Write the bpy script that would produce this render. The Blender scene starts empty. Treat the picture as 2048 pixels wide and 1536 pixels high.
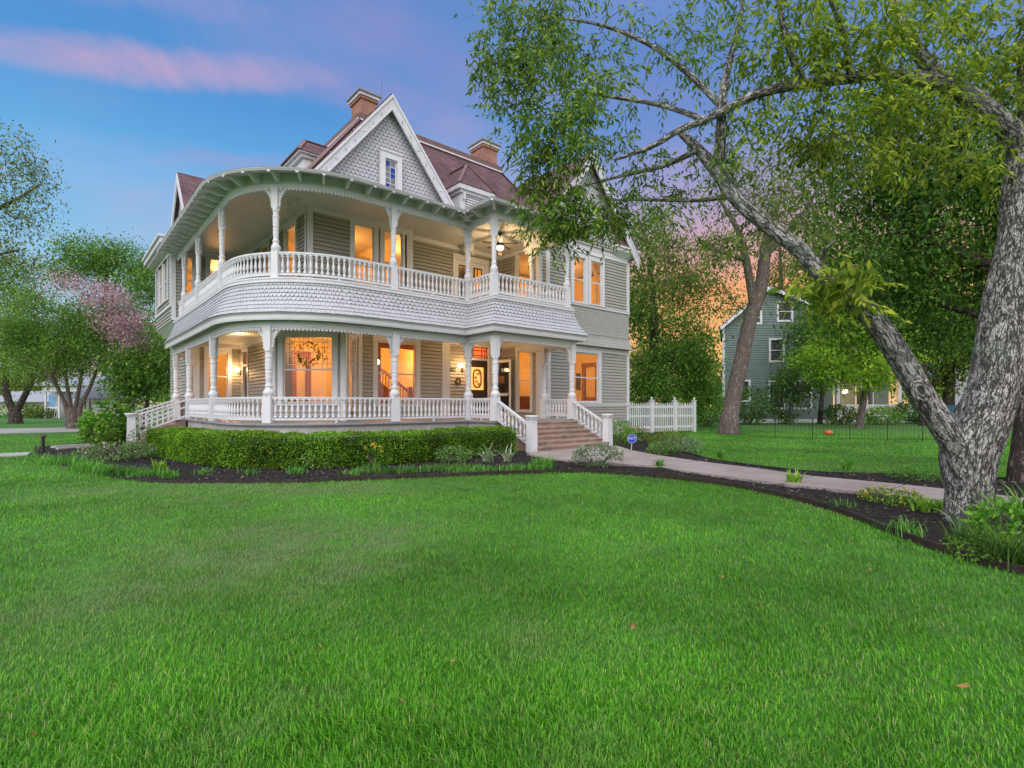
import bpy, bmesh, math, random
import numpy as np
from mathutils import Vector, Matrix, noise as mnoise
random.seed(7); rng = np.random.default_rng(7)
S = bpy.context.scene
COL = S.collection
R = math.radians
TH = R(49.0); CT, ST = math.cos(TH), math.sin(TH)
FPX, V0, CZ = 1053.0, 809.7, 1.5

# ---- survey helpers: real positions from a bearing (photo column/row) and a distance
def at(u, v, f):
    k = (u-1024)/FPX
    return Vector(((ST*k+CT)*f, (-CT*k+ST)*f, CZ-(v-V0)/FPX*f))
def gnd(u, v, z=0.0):
    return at(u, v, (CZ-z)*FPX/(v-V0))
def rf(r, f, z):
    return Vector((ST*r+CT*f, -CT*r+ST*f, z))

# ---------------------------------------------------------------- mesh builder
class MB:
    def __init__(s): s.v=[]; s.f=[]; s.m=[]; s.bk=[]
    def add(s, vs, fs, mi=0):
        o=len(s.v); s.v.extend([tuple(p) for p in vs])
        for f in fs: s.f.append(tuple(i+o for i in f)); s.m.append(mi)
    def poly(s, pts, mi=0): s.add(pts,[tuple(range(len(pts)))],mi)
    def box(s, a, b, mi=0):
        x0,y0,z0=a; x1,y1,z1=b
        s.add([(x0,y0,z0),(x1,y0,z0),(x1,y1,z0),(x0,y1,z0),(x0,y0,z1),(x1,y0,z1),(x1,y1,z1),(x0,y1,z1)],
              [(3,2,1,0),(4,5,6,7),(0,1,5,4),(1,2,6,5),(2,3,7,6),(3,0,4,7)],mi)
    def hexa(s, p8, mi=0):
        s.add(p8,[(3,2,1,0),(4,5,6,7),(0,1,5,4),(1,2,6,5),(2,3,7,6),(3,0,4,7)],mi)
    def beam(s, p0, p1, w, h, up=(0,0,1), mi=0):
        p0=Vector(p0);p1=Vector(p1); d=(p1-p0).normalized(); up=Vector(up)
        sd=d.cross(up).normalized()*(w/2); u2=sd.cross(d).normalized()*(h/2)
        s.hexa([p0-sd-u2,p1-sd-u2,p1+sd-u2,p0+sd-u2,p0-sd+u2,p1-sd+u2,p1+sd+u2,p0+sd+u2],mi)
    def prism(s, pts, ext, mi=0):
        """closed planar polygon extruded by the vector ext"""
        n=len(pts); e=Vector(ext); a=[Vector(p) for p in pts]
        s.add(a+[p+e for p in a],[tuple(range(n))[::-1],tuple(range(n,2*n))]+[(i,(i+1)%n,n+(i+1)%n,n+i) for i in range(n)],mi)
    def tube(s, pts, rad, n=8, cap=True, mi=0, jag=0, seed=0, uvs=False):
        pts=[Vector(p) for p in pts]; m=len(pts)
        if not hasattr(rad,'__len__'): rad=[rad]*m
        o=len(s.v); prev=None; L=0
        for i,p in enumerate(pts):
            d=(pts[min(i+1,m-1)]-pts[max(i-1,0)]).normalized()
            if prev is None:
                a=d.orthogonal().normalized()
            else:
                a=(prev-d*prev.dot(d)).normalized()
            prev=a; b=d.cross(a)
            if i: L+=(pts[i]-pts[i-1]).length
            for k in range(n):
                t=2*math.pi*k/n; w=a*math.cos(t)+b*math.sin(t); r=rad[i]
                if jag:
                    q=Vector((math.cos(t)*2.2,math.sin(t)*2.2,L*.9+seed))
                    r*=1+jag*.9*mnoise.noise(q)
                    q2=Vector((math.cos(t)*rad[i]*26,math.sin(t)*rad[i]*26,L*6.5+seed))
                    c=abs(mnoise.noise(q2)); r+=jag*.16*rad[i]*(min(c*3,1)-.5)
                s.v.append(tuple(p+w*r)); s.bk.append((math.cos(t)*rad[i],math.sin(t)*rad[i],L+seed))
        for i in range(m-1):
            for k in range(n):
                s.f.append((o+i*n+k,o+i*n+(k+1)%n,o+(i+1)*n+(k+1)%n,o+(i+1)*n+k)); s.m.append(mi)
        if cap:
            s.f.append(tuple(o+k for k in range(n))[::-1]); s.m.append(mi)
            s.f.append(tuple(o+(m-1)*n+k for k in range(n))); s.m.append(mi)
    def lathe(s, prof, c=(0,0,0), n=10, mi=0, axis=None):
        """prof [(r,z)] turned about the vertical axis at c"""
        o=len(s.v); m=len(prof)
        for r,z in prof:
            for k in range(n):
                t=2*math.pi*k/n
                s.v.append((c[0]+r*math.cos(t),c[1]+r*math.sin(t),c[2]+z))
        for i in range(m-1):
            for k in range(n):
                s.f.append((o+i*n+k,o+i*n+(k+1)%n,o+(i+1)*n+(k+1)%n,o+(i+1)*n+k)); s.m.append(mi)
        s.f.append(tuple(o+k for k in range(n))[::-1]); s.m.append(mi)
        s.f.append(tuple(o+(m-1)*n+k for k in range(n))); s.m.append(mi)
    def build(s, name, mats, parent=None, smooth=False, uv=False):
        me=bpy.data.meshes.new(name); me.from_pydata(s.v,[],s.f); me.validate(); 
        if not isinstance(mats,(list,tuple)): mats=[mats]
        for m in mats: me.materials.append(m)
        if len(me.polygons)==len(s.m) and len(mats)>1: me.polygons.foreach_set('material_index',s.m)
        if smooth: me.polygons.foreach_set('use_smooth',[True]*len(me.polygons))
        if uv:
            l=me.uv_layers.new(name='UVMap'); vs=me.vertices
            for p in me.polygons:
                n=p.normal; h=Vector((-n.y,n.x,0))
                h=h.normalized() if h.length>1e-4 else Vector((1,0,0))
                w=n.cross(h)
                for li in p.loop_indices:
                    co=vs[me.loops[li].vertex_index].co; l.data[li].uv=(h.dot(co),w.dot(co))
        if s.bk and len(s.bk)==len(s.v)==len(me.vertices):
            at_=me.attributes.new('bark','FLOAT_VECTOR','POINT'); at_.data.foreach_set('vector',np.array(s.bk,dtype=np.float32).ravel())
        me.update()
        return link(name,me,parent)

def link(name, me, parent=None):
    o=bpy.data.objects.new(name,me); COL.objects.link(o)
    if parent is not None: adopt(o,parent)
    return o
def adopt(o,parent):
    o.parent=parent
    m=Matrix.Translation(root_loc(parent)); o.matrix_parent_inverse=m.inverted()
def root_loc(p):
    # world location of a part: parts carry world-space meshes, things sit at their base
    return Vector(p.location) if p.parent is None else Vector((0,0,0))
def np_mesh(name, verts, quads, mat, parent=None, smooth=False):
    verts=np.ascontiguousarray(verts,dtype=np.float32).reshape(-1,3); quads=np.ascontiguousarray(quads,dtype=np.int32).reshape(-1,4)
    me=bpy.data.meshes.new(name); nq=len(quads)
    me.vertices.add(len(verts)); me.vertices.foreach_set('co',verts.ravel())
    me.loops.add(nq*4); me.loops.foreach_set('vertex_index',quads.ravel())
    me.polygons.add(nq); me.polygons.foreach_set('loop_start',np.arange(0,nq*4,4,dtype=np.int32))
    try: me.polygons.foreach_set('loop_total',np.full(nq,4,dtype=np.int32))
    except Exception: pass
    if smooth: me.polygons.foreach_set('use_smooth',np.ones(nq,dtype=bool))
    me.materials.append(mat); me.update(calc_edges=True)
    return link(name,me,parent)

def tag(o,label,cat,group=None,kind=None):
    if label: o['label']=label
    if cat: o['category']=cat
    if group: o['group']=group
    if kind: o['kind']=kind
    return o
def thing(name,loc,label,cat,group=None,rz=0):
    o=bpy.data.objects.new(name,None); COL.objects.link(o); o.location=loc; o.rotation_euler=(0,0,rz); o.empty_display_size=.3
    return tag(o,label,cat,group)

# ---------------------------------------------------------------- materials
def nodes(m):
    m.use_nodes=True; nt=m.node_tree; return nt,nt.nodes,nt.links
def mat(name, c, rough=.6, var=.12, scale=3.0, c2=None, bump=0, bscale=20, spec=.3, coat=0, obj=True, stretch=(1,1,1), metal=0):
    """painted / mineral surface: base colour broken up by two noises, a little bump"""
    m=bpy.data.materials.new(name); nt,N,L=nodes(m); b=N['Principled BSDF']
    tc=N.new('ShaderNodeTexCoord'); mp=N.new('ShaderNodeMapping'); mp.inputs['Scale'].default_value=stretch
    L.new(tc.outputs['Object'],mp.inputs[0])
    n=N.new('ShaderNodeTexNoise'); n.inputs['Scale'].default_value=scale; n.inputs['Detail'].default_value=6; n.inputs['Roughness'].default_value=.65
    L.new(mp.outputs[0],n.inputs['Vector'])
    rp=N.new('ShaderNodeValToRGB'); e=rp.color_ramp.elements
    c2=c2 or tuple(x*(1-var*2.2) for x in c)
    e[0].position=.3; e[0].color=(*c2,1); e[1].position=.65; e[1].color=(*[min(x*(1+var*.6),1) for x in c],1)
    L.new(n.outputs['Fac'],rp.inputs[0]); L.new(rp.outputs[0],b.inputs['Base Color'])
    b.inputs['Roughness'].default_value=rough; b.inputs['Specular IOR Level'].default_value=spec; b.inputs['Metallic'].default_value=metal
    if bump:
        n2=N.new('ShaderNodeTexNoise'); n2.inputs['Scale'].default_value=bscale; n2.inputs['Detail'].default_value=5
        L.new(mp.outputs[0],n2.inputs['Vector'])
        bp=N.new('ShaderNodeBump'); bp.inputs['Strength'].default_value=bump; bp.inputs['Distance'].default_value=.02
        L.new(n2.outputs['Fac'],bp.inputs['Height']); L.new(bp.outputs[0],b.inputs['Normal'])
    return m
def leafmat(name, c1, c2, c3=None, trans=.35, rough=.55):
    """leaf: colour differs from leaf to leaf, light passes through"""
    m=bpy.data.materials.new(name); nt,N,L=nodes(m); b=N['Principled BSDF']; out=N['Material Output']
    g=N.new('ShaderNodeNewGeometry'); rp=N.new('ShaderNodeValToRGB'); e=rp.color_ramp.elements
    if '_leaf' in name: c1,c2,c3=[tuple(min(a*b,.8) for a,b in zip(c,(1.38,1.22,.95))) if c else c for c in (c1,c2,c3)]
    e[0].color=(*c1,1); e[1].color=(*c2,1); e[0].position=.1; e[1].position=.8
    if c3: x=e.new(.93); x.color=(*c3,1)
    L.new(g.outputs['Random Per Island'],rp.inputs[0])
    tc=N.new('ShaderNodeTexCoord'); n=N.new('ShaderNodeTexNoise'); n.inputs['Scale'].default_value=.9; n.inputs['Detail'].default_value=2
    L.new(tc.outputs['Object'],n.inputs['Vector'])
    mr=N.new('ShaderNodeMapRange'); mr.inputs[1].default_value=.3; mr.inputs[2].default_value=.7; mr.inputs[3].default_value=.6; mr.inputs[4].default_value=1.35
    L.new(n.outputs['Fac'],mr.inputs[0])
    mx=N.new('ShaderNodeMix'); mx.data_type='RGBA'; mx.blend_type='MULTIPLY'; mx.inputs[0].default_value=1
    cb=N.new('ShaderNodeCombineColor'); 
    for i in range(3): L.new(mr.outputs[0],cb.inputs[i])
    L.new(rp.outputs[0],mx.inputs[6]); L.new(cb.outputs[0],mx.inputs[7])
    L.new(mx.outputs[2],b.inputs['Base Color']); b.inputs['Roughness'].default_value=rough; b.inputs['Specular IOR Level'].default_value=.25
    t=N.new('ShaderNodeBsdfTranslucent'); L.new(mx.outputs[2],t.inputs[0])
    ms=N.new('ShaderNodeMixShader'); ms.inputs[0].default_value=trans
    L.new(b.outputs[0],ms.inputs[1]); L.new(t.outputs[0],ms.inputs[2]); L.new(ms.outputs[0],out.inputs[0])
    return m
def glow(name,c,s):
    m=bpy.data.materials.new(name); nt,N,L=nodes(m); b=N['Principled BSDF']
    b.inputs['Base Color'].default_value=(*c,1); b.inputs['Emission Color'].default_value=(*c,1); b.inputs['Emission Strength'].default_value=s
    return m
def glassmat(name,tint=(1,1,1),refl=.09):
    m=bpy.data.materials.new(name); nt,N,L=nodes(m); out=N['Material Output']
    t=N.new('ShaderNodeBsdfTransparent'); t.inputs[0].default_value=(*tint,1)
    g=N.new('ShaderNodeBsdfGlossy'); g.inputs['Roughness'].default_value=.02; g.inputs[0].default_value=(.9,.9,.9,1)
    lw=N.new('ShaderNodeFresnel'); lw.inputs[0].default_value=1.5
    ma=N.new('ShaderNodeMath'); ma.operation='MULTIPLY_ADD'; ma.inputs[1].default_value=1.0; ma.inputs[2].default_value=refl-.04
    L.new(lw.outputs[0],ma.inputs[0])
    ms=N.new('ShaderNodeMixShader'); L.new(ma.outputs[0],ms.inputs[0]); L.new(t.outputs[0],ms.inputs[1]); L.new(g.outputs[0],ms.inputs[2]); L.new(ms.outputs[0],out.inputs[0])
    return m
def brickmat(name,c1,c2,mortar,w,h,ms=.008,bump=.4,rough=.85,uv=True,var=.5):
    m=bpy.data.materials.new(name); nt,N,L=nodes(m); b=N['Principled BSDF']
    tc=N.new('ShaderNodeTexCoord'); br=N.new('ShaderNodeTexBrick'); L.new(tc.outputs['UV'],br.inputs['Vector'])
    br.inputs['Color1'].default_value=(*c1,1); br.inputs['Color2'].default_value=(*c2,1); br.inputs['Mortar'].default_value=(*mortar,1)
    br.inputs['Scale'].default_value=1; br.inputs['Brick Width'].default_value=w; br.inputs['Row Height'].default_value=h; br.inputs['Mortar Size'].default_value=ms; br.inputs['Mortar Smooth'].default_value=.3
    n=N.new('ShaderNodeTexNoise'); n.inputs['Scale'].default_value=1.2; n.inputs['Detail'].default_value=7; L.new(tc.outputs['Object'],n.inputs['Vector'])
    mr=N.new('ShaderNodeMapRange'); mr.inputs[1].default_value=.25; mr.inputs[2].default_value=.75; mr.inputs[3].default_value=1-var*.5; mr.inputs[4].default_value=1+var*.5; L.new(n.outputs['Fac'],mr.inputs[0])
    cb=N.new('ShaderNodeCombineColor')
    for i in range(3): L.new(mr.outputs[0],cb.inputs[i])
    mx=N.new('ShaderNodeMix'); mx.data_type='RGBA'; mx.blend_type='MULTIPLY'; mx.inputs[0].default_value=1
    L.new(br.outputs['Color'],mx.inputs[6]); L.new(cb.outputs[0],mx.inputs[7]); L.new(mx.outputs[2],b.inputs['Base Color'])
    b.inputs['Roughness'].default_value=rough; b.inputs['Specular IOR Level'].default_value=.2
    bp=N.new('ShaderNodeBump'); bp.inputs['Strength'].default_value=bump; bp.inputs['Distance'].default_value=.02; bp.invert=True
    L.new(br.outputs['Fac'],bp.inputs['Height']); L.new(bp.outputs[0],b.inputs['Normal'])
    return m
def barkmat(name,dark,mid,light,scale=1.0,mossy=False,crack=.10):
    """furrowed bark: long broken fissures running with the limb, pale flaky plates"""
    m=bpy.data.materials.new(name); nt,N,L=nodes(m); b=N['Principled BSDF']
    tc=N.new('ShaderNodeAttribute'); tc.attribute_name='bark'; V=tc.outputs['Vector']
    def noise(sc,st,det,dist,ro=.6,off=0):
        mp=N.new('ShaderNodeMapping'); mp.inputs['Scale'].default_value=(1,1,st); mp.inputs['Location'].default_value=(off,off*.7,off*1.3); L.new(V,mp.inputs[0])
        n=N.new('ShaderNodeTexNoise'); n.inputs['Scale'].default_value=sc*scale; n.inputs['Detail'].default_value=det; n.inputs['Roughness'].default_value=ro; n.inputs['Distortion'].default_value=dist; L.new(mp.outputs[0],n.inputs['Vector']); return n.outputs['Fac']
    def M2(op,a,bb):
        n=N.new('ShaderNodeMath'); n.operation=op
        for i,x in enumerate((a,bb)):
            if isinstance(x,(int,float)): n.inputs[i].default_value=x
            else: L.new(x,n.inputs[i])
        return n.outputs[0]
    def MR(x,a,bb,c=0,d=1):
        n=N.new('ShaderNodeMapRange'); n.interpolation_type='SMOOTHSTEP'; L.new(x,n.inputs[0]); n.inputs[1].default_value=a; n.inputs[2].default_value=bb; n.inputs[3].default_value=c; n.inputs[4].default_value=d; return n.outputs[0]
    r1=MR(M2('ABSOLUTE',M2('SUBTRACT',noise(13,.27,5,.25),.5),0),.0,crack); r2=MR(M2('ABSOLUTE',M2('SUBTRACT',noise(27,.38,5,.3,.6,3.3),.5),0),.0,crack*.9)
    gate=MR(noise(5,.6,3,0,.6,8),.50,.78); r2=M2('MAXIMUM',r2,gate)
    h=M2('MULTIPLY',r1,M2('ADD',M2('MULTIPLY',r2,.75),.25))
    fine=noise(60,.5,8,.2,.78,5); patch=noise(4.5,.5,6,.4,.65,12)
    rc=N.new('ShaderNodeValToRGB'); e=rc.color_ramp.elements; e[0].position=.34; e[0].color=(*mid,1); e[1].position=.64; e[1].color=(*light,1)
    L.new(M2('ADD',M2('MULTIPLY',patch,.55),M2('MULTIPLY',fine,.45)),rc.inputs[0])
    mx=N.new('ShaderNodeMix'); mx.data_type='RGBA'; mx.inputs[6].default_value=(*dark,1); L.new(h,mx.inputs[0]); L.new(rc.outputs[0],mx.inputs[7])
    last=mx.outputs[2]
    if mossy:
        m3=N.new('ShaderNodeMix'); m3.data_type='RGBA'; m3.inputs[7].default_value=(.27,.37,.29,1); L.new(MR(noise(1.6,.8,5,.2,.6,20),.56,.72,0,.45),m3.inputs[0]); L.new(last,m3.inputs[6]); last=m3.outputs[2]
    L.new(last,b.inputs['Base Color']); b.inputs['Roughness'].default_value=.95; b.inputs['Specular IOR Level'].default_value=.1
    bp=N.new('ShaderNodeBump'); bp.inputs['Strength'].default_value=1.0; bp.inputs['Distance'].default_value=.028/scale
    L.new(M2('ADD',h,M2('MULTIPLY',fine,.45)),bp.inputs['Height']); L.new(bp.outputs[0],b.inputs['Normal'])
    return m

M={}
M['siding']=mat('grey_siding_paint',(.385,.365,.325),.55,.05,1.2,bump=.05,bscale=60,stretch=(1,1,8))
M['trim']=mat('white_trim_paint',(.695,.69,.705),.45,.035,2.2,bump=.04,bscale=50)
M['trimold']=mat('weathered_white_trim',(.67,.66,.69),.6,.09,4,bump=.12,bscale=25)
M['scale']=mat('pale_shingle_paint',(.53,.525,.55),.6,.06,3.5,bump=.1,bscale=60)
M['wingscale']=mat('grey_shingle_paint',(.43,.42,.39),.6,.06,3.5,bump=.1,bscale=60)
M['backer']=mat('shingle_gap_paint',(.22,.22,.22),.8,.05)
M['ceil']=mat('porch_ceiling_paint',(.68,.665,.60),.5,.04,1.5)
M['pfloor']=mat('porch_floor_paint',(.30,.29,.28),.5,.12,2,stretch=(6,.4,1))
M['found']=mat('foundation_skirting',(.45,.44,.40),.8,.12,2,bump=.2)
M['roof']=brickmat('red_asphalt_shingles',(.19,.105,.112),(.13,.075,.082),(.07,.042,.046),.32,.14,.012,.5,var=.6)
M['ridge']=mat('roof_ridge_cap',(.20,.125,.115),.85,.1,4)
M['dark_roof']=mat('porch_roof_metal',(.30,.30,.31),.5,.1,2)
M['brick']=brickmat('chimney_brick',(.40,.135,.085),(.28,.095,.065),(.42,.36,.30),.21,.07,.010,.5,var=.5)
M['conc']=mat('pink_concrete',(.40,.285,.225),.85,.2,2.6,bump=.15,bscale=40)
M['path']=mat('path_concrete',(.38,.315,.285),.88,.12,.9,bump=.12,bscale=60)
M['drive']=mat('driveway_concrete',(.42,.40,.37),.9,.1,.5)
M['plaster']=mat('cream_interior_plaster',(.74,.58,.34),.8,.03,1)
M['plaster2']=mat('gold_interior_plaster',(.76,.52,.22),.8,.04,1)
M['wood']=mat('varnished_oak',(.30,.11,.035),.35,.2,3,stretch=(1,1,.2))
M['darkwood']=mat('dark_stained_wood',(.055,.035,.025),.35,.15,3)
M['ifloor']=mat('oak_floor',(.28,.15,.07),.35,.15,3,stretch=(.3,3,1))
M['glass']=glassmat('window_glass',(1,1,1),.045); M['dglass']=glassmat('dim_window_glass',(.55,.55,.5),.16)
M['iron']=mat('black_iron',(.03,.03,.03),.5,.1,5)
M['bronze']=mat('bronze_metal',(.10,.06,.035),.4,.15,6,metal=.6)
M['white']=mat('white_paint',(.66,.66,.66),.5,.04,3)
M['mulch']=mat('dark_mulch',(.028,.021,.019),.95,.3,22,bump=.9,bscale=55)
M['chip']=mat('mulch_chips',(.05,.036,.03),.95,.4,15)
M['soil']=mat('lawn_thatch',(.07,.19,.03),.95,.22,2.5,c2=(.05,.11,.025),bump=.6,bscale=90)
M['edge']=mat('dark_edging_board',(.045,.032,.027),.9,.25,6,bump=.3)
M['bark']=barkmat('pale_furrowed_bark',(.04,.035,.032),(.25,.23,.21),(.58,.555,.52),1.3,True,.06)
M['bark2']=barkmat('brown_bark',(.045,.035,.03),(.14,.11,.09),(.27,.22,.185),.8)
M['bark3']=barkmat('smooth_tan_bark',(.13,.10,.085),(.27,.225,.19),(.43,.37,.32),.8)
M['twig']=mat('twig_bark',(.10,.08,.065),.9,.2,8)
def srgb(h): 
    h=h.lstrip('#'); return tuple(((int(h[i:i+2],16)/255+.055)/1.055)**2.4 if int(h[i:i+2],16)>10 else int(h[i:i+2],16)/255/12.92 for i in (0,2,4))
# ================================================================= THE HOUSE
HOUSE=thing('victorian_house',(10,20,0),'two storey grey Victorian house with rounded double wraparound porch and lit windows','house')
F1,F2=.97,5.16            # porch floors
B1,B2=3.73,7.79           # undersides of the porch beams
C1,C2=4.30,8.28           # ceilings

class Fr:
    def __init__(s,p,t):
        s.p=Vector((p[0],p[1],0)); s.t=Vector((t[0],t[1],0)).normalized(); s.n=Vector((s.t.y,-s.t.x,0))
    def w(s,a,b,z): q=s.p+s.t*a+s.n*b; return (q.x,q.y,z)
    def box(s,mb,a0,a1,b0,b1,z0,z1,mi=0):
        w=s.w; mb.hexa([w(a0,b1,z0),w(a1,b1,z0),w(a1,b0,z0),w(a0,b0,z0),w(a0,b1,z1),w(a1,b1,z1),w(a1,b0,z1),w(a0,b0,z1)],mi)

def siding(fr,a0,a1,z0,z1,ops=(),mb=None,e=.142,pr=.032):
    """lapped clapboards, real steps, cut round the openings (a0,a1,z0,z1)"""
    mb=mb or MB(); w=fr.w
    zs=sorted(set([z0,z1]+[z for o in ops for z in o[2:] if z0<z<z1]+[z0+e*i for i in range(int((z1-z0)/e)+2) if z0+e*i<z1]))
    for i in range(len(zs)-1):
        b,t=zs[i],zs[i+1]; mid=(b+t)/2
        if t-b<1e-4: continue
        k=math.floor((mid-z0)/e); pb=pr*(1-(b-z0-k*e)/e)+.004; pt=pr*(1-(t-z0-k*e)/e)+.004
        iv=[(a0,a1)]
        for o in ops:
            if o[2]<mid<o[3]:
                nv=[]
                for x0,x1 in iv:
                    if o[1]<=x0 or o[0]>=x1: nv.append((x0,x1)); continue
                    if o[0]>x0: nv.append((x0,o[0]))
                    if o[1]<x1: nv.append((o[1],x1))
                iv=nv
        for x0,x1 in iv:
            g=min(e*.13,.02) if abs(t-(z0+e*(k+1)))<1e-5 and t-b>e*.3 else 0
            mb.poly([w(x0,pb,b),w(x1,pb,b),w(x1,pt,t-g),w(x0,pt,t-g)])
            if g: mb.poly([w(x0,pt-.04,t-g),w(x1,pt-.04,t-g),w(x1,pt-.04,t),w(x0,pt-.04,t)]); mb.poly([w(x0,pt,t-g),w(x1,pt,t-g),w(x1,pt-.04,t-g),w(x0,pt-.04,t-g)])
            if abs(b-z0-k*e)<1e-5: mb.poly([w(x0,-.04,b),w(x1,-.04,b),w(x1,pb,b),w(x0,pb,b)])
    return mb

def scales(mb,fr,a0,a1,zs0,zs1,inside=lambda a,z:True,row=.125,wd=.16,b0=.012,slope=0,mi=0,bfun=None,rnd=True):
    """rows of fish-scale shingles on a flat wall"""
    z=zs0; r=0
    while z<zs1-.02:
        a=a0-(wd/2 if r%2 else 0)
        while a<a1:
            x0,x1=max(a+.004,a0),min(a+wd-.004,a1); mid=(x0+x1)/2
            if x1-x0>.03 and inside(mid,z+row*.5):
                bo=b0+.014+random.uniform(-.003,.003); bi=b0; zt=min(z+row*1.05,zs1+.03); w=fr.w; f=bfun or (lambda q:0); c=row*.42
                if rnd:
                    pts=[(x0,z+c),(x0+(x1-x0)*.22,z+c*.3),(mid,z),(x1-(x1-x0)*.22,z+c*.3),(x1,z+c)]
                else: pts=[(x0,z+random.uniform(0,.008)),(x1,z+random.uniform(0,.008))]
                low=[w(p,bo+f(q),q) for p,q in pts]; top=[w(x1,bi+f(zt),zt),w(x0,bi+f(zt),zt)]
                mb.poly(low+top,mi)
                lowb=[w(p,bi+f(q)-.006,q) for p,q in pts]; n=len(low)
                for i in range(n-1): mb.poly([lowb[i],lowb[i+1],low[i+1],low[i]],mi)
            a+=wd
        z+=row; r+=1

def window(fr,a0,a1,z0,z1,trim=.12,cap=True,meet=None,name='window',sill=True,depth=.10,muntin=None,glass='glass',sash='trim',two=True,tm='trim',tp=.045):
    """trim boards + sill (part), sash and pane (sub-parts)"""
    mb=MB(); b=fr.box
    b(mb,a0-trim,a0,-depth,tp,z0-.02,z1); b(mb,a1,a1+trim,-depth,tp,z0-.02,z1)
    b(mb,a0-trim,a1+trim,-depth,tp+.003,z1,z1+trim*1.25)
    if cap: b(mb,a0-trim-.03,a1+trim+.03,0,tp+.05,z1+trim*1.25,z1+trim*1.25+.05)
    if sill: b(mb,a0-trim-.02,a1+trim+.02,-depth,tp+.04,z0-.075,z0-.02)
    o=mb.build(name,M[tm],HOUSE)
    s=MB(); r=.045; meet=meet or (z0+z1)/2
    b(s,a0,a0+r,-depth*.6,-.02,z0-.02,z1); b(s,a1-r,a1,-depth*.6,-.02,z0-.02,z1)
    b(s,a0+r,a1-r,-depth*.6,-.022,z1-r,z1); b(s,a0+r,a1-r,-depth*.6,-.022,z0-.02,z0+.05)
    if two: b(s,a0+r,a1-r,-depth*.6,-.018,meet-.025,meet+.025)
    if muntin:
        nx,nz,za,zb=muntin
        for i in range(1,nx): x=a0+r+(a1-a0-2*r)*i/nx; b(s,x-.012,x+.012,-depth*.5,-.024,za,zb)
        for j in range(1,nz): z=za+(zb-za)*j/nz; b(s,a0+r,a1-r,-depth*.5,-.026,z-.012,z+.012)
    s.build('sash',M[sash],o)
    g=MB(); g.poly([fr.w(a0+r*.5,-depth*.45,z0),fr.w(a1-r*.5,-depth*.45,z0),fr.w(a1-r*.5,-depth*.45,z1-.01),fr.w(a0+r*.5,-depth*.45,z1-.01)]); g.build('pane',M[glass],o)
    return o
def boards(fr,items,name='corner_board',m='trim'):
    mb=MB()
    for a0,a1,b1,z0,z1 in items: fr.box(mb,a0,a1,-.02,b1,z0,z1)
    return mb.build(name,M[m],HOUSE)

# ---- porch outline: left side, quarter-round corner, front, portico
CX,CY,RR=6.845,17.92,2.9
def porch(d,na=20):
    L=[(3.945-d,26.65),(3.945-d,CY)]
    for i in range(1,na): t=math.pi+math.pi/2*i/na; L.append((CX+(RR+d)*math.cos(t),CY+(RR+d)*math.sin(t)))
    L+=[(CX,15.02-d),(11.02-d,15.02-d),(11.02-d,13.52-d),(14.75+d,13.52-d),(14.75+d,16.02)]
    return L
def sweep(mb,prof,mi=0,close=False,na=20):
    """profile [(outward offset, z)] carried along the porch outline"""
    rings=[[(x,y,z) for x,y in porch(d,na)] for d,z in prof]
    n=len(rings[0])
    pr=list(zip(rings,rings[1:]))+([(rings[-1],rings[0])] if close else [])
    for A,B in pr:
        for i in range(n-1): mb.poly([A[i],A[i+1],B[i+1],B[i]],mi)
def slab(name,poly,z0,z1,m,parent=HOUSE):
    mb=MB(); mb.prism([(x,y,z0) for x,y in poly],(0,0,z1-z0)); return mb.build(name,m,parent)
BACK=[(15.47,16.02),(15.47,31.2),(6.5,31.2),(6.5,26.7)]
def foot(d): return porch(d)+BACK+[(3.945-d,26.7)]
slab('porch_floor',foot(.06),.90,F1,M['pfloor'])
mb=MB(); sweep(mb,[(.09,F1-.012),(.12,F1-.02),(.12,F1-.06),(.07,F1-.07),(.07,F1-.10)]); mb.build('floor_edge',M['iron' if 0 else 'dark_roof'],HOUSE)
mb=MB(); sweep(mb,[(.02,.90),(.02,.62),(-.02,.60),(-.02,-.05)]); mb.build('porch_skirting',M['found'],HOUSE)
slab('porch_ceiling',foot(-.06),C1-.02,C1+.08,M['ceil'])
slab('balcony_floor',foot(-.14),5.06,F2,M['pfloor'])
slab('balcony_ceiling',foot(-.2),C2,C2+.02,M['ceil'])
# lower beam with dentils, cornice and flared shingle skirt
mb=MB(); sweep(mb,[(-.09,B1),(.09,B1),(.09,B1+.26),(-.09,B1+.26+.3)],close=False); sweep(mb,[(-.09,C1),(-.09,B1)])
mb.build('porch_beam',M['trim'],HOUSE)
mb=MB(); sweep(mb,[(.09,B1+.10),(.105,B1+.10),(.105,B1+.13),(.09,B1+.13)]); mb.build('beam_moulding',M['trim'],HOUSE)
def along(d,step,seg=None,na=20):
    """points along the outline at an even spacing: (x,y,outward normal, segment index)"""
    P=porch(d,na); out=[]; carry=step*.5
    for i in range(len(P)-1):
        if seg and i not in seg: carry=step*.5; continue
        a,b=Vector(P[i]),Vector(P[i+1]); l=(b-a).length; t=(b-a)/l if l else None
        s=carry
        while s<l:
            q=a+t*s; out.append((q.x,q.y,Vector((t.y,-t.x,0)),i)); s+=step
        carry=s-l
        if i>=20: carry=step*.5
    return out
def nrm(v): return v
mb=MB()
for x,y,n,i in along(.09,.085):
    t=Vector((-n.y,n.x,0)); p=Vector((x,y,0)); 
    f=[p-t*.022,p+t*.022,p+t*.022+n*.05,p-t*.022+n*.05]
    mb.hexa([q+Vector((0,0,B1+.165)) for q in (f[3],f[2],f[1],f[0])]+[q+Vector((0,0,B1+.225)) for q in (f[3],f[2],f[1],f[0])])
mb.build('dentil_row',M['trim'],HOUSE)
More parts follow.
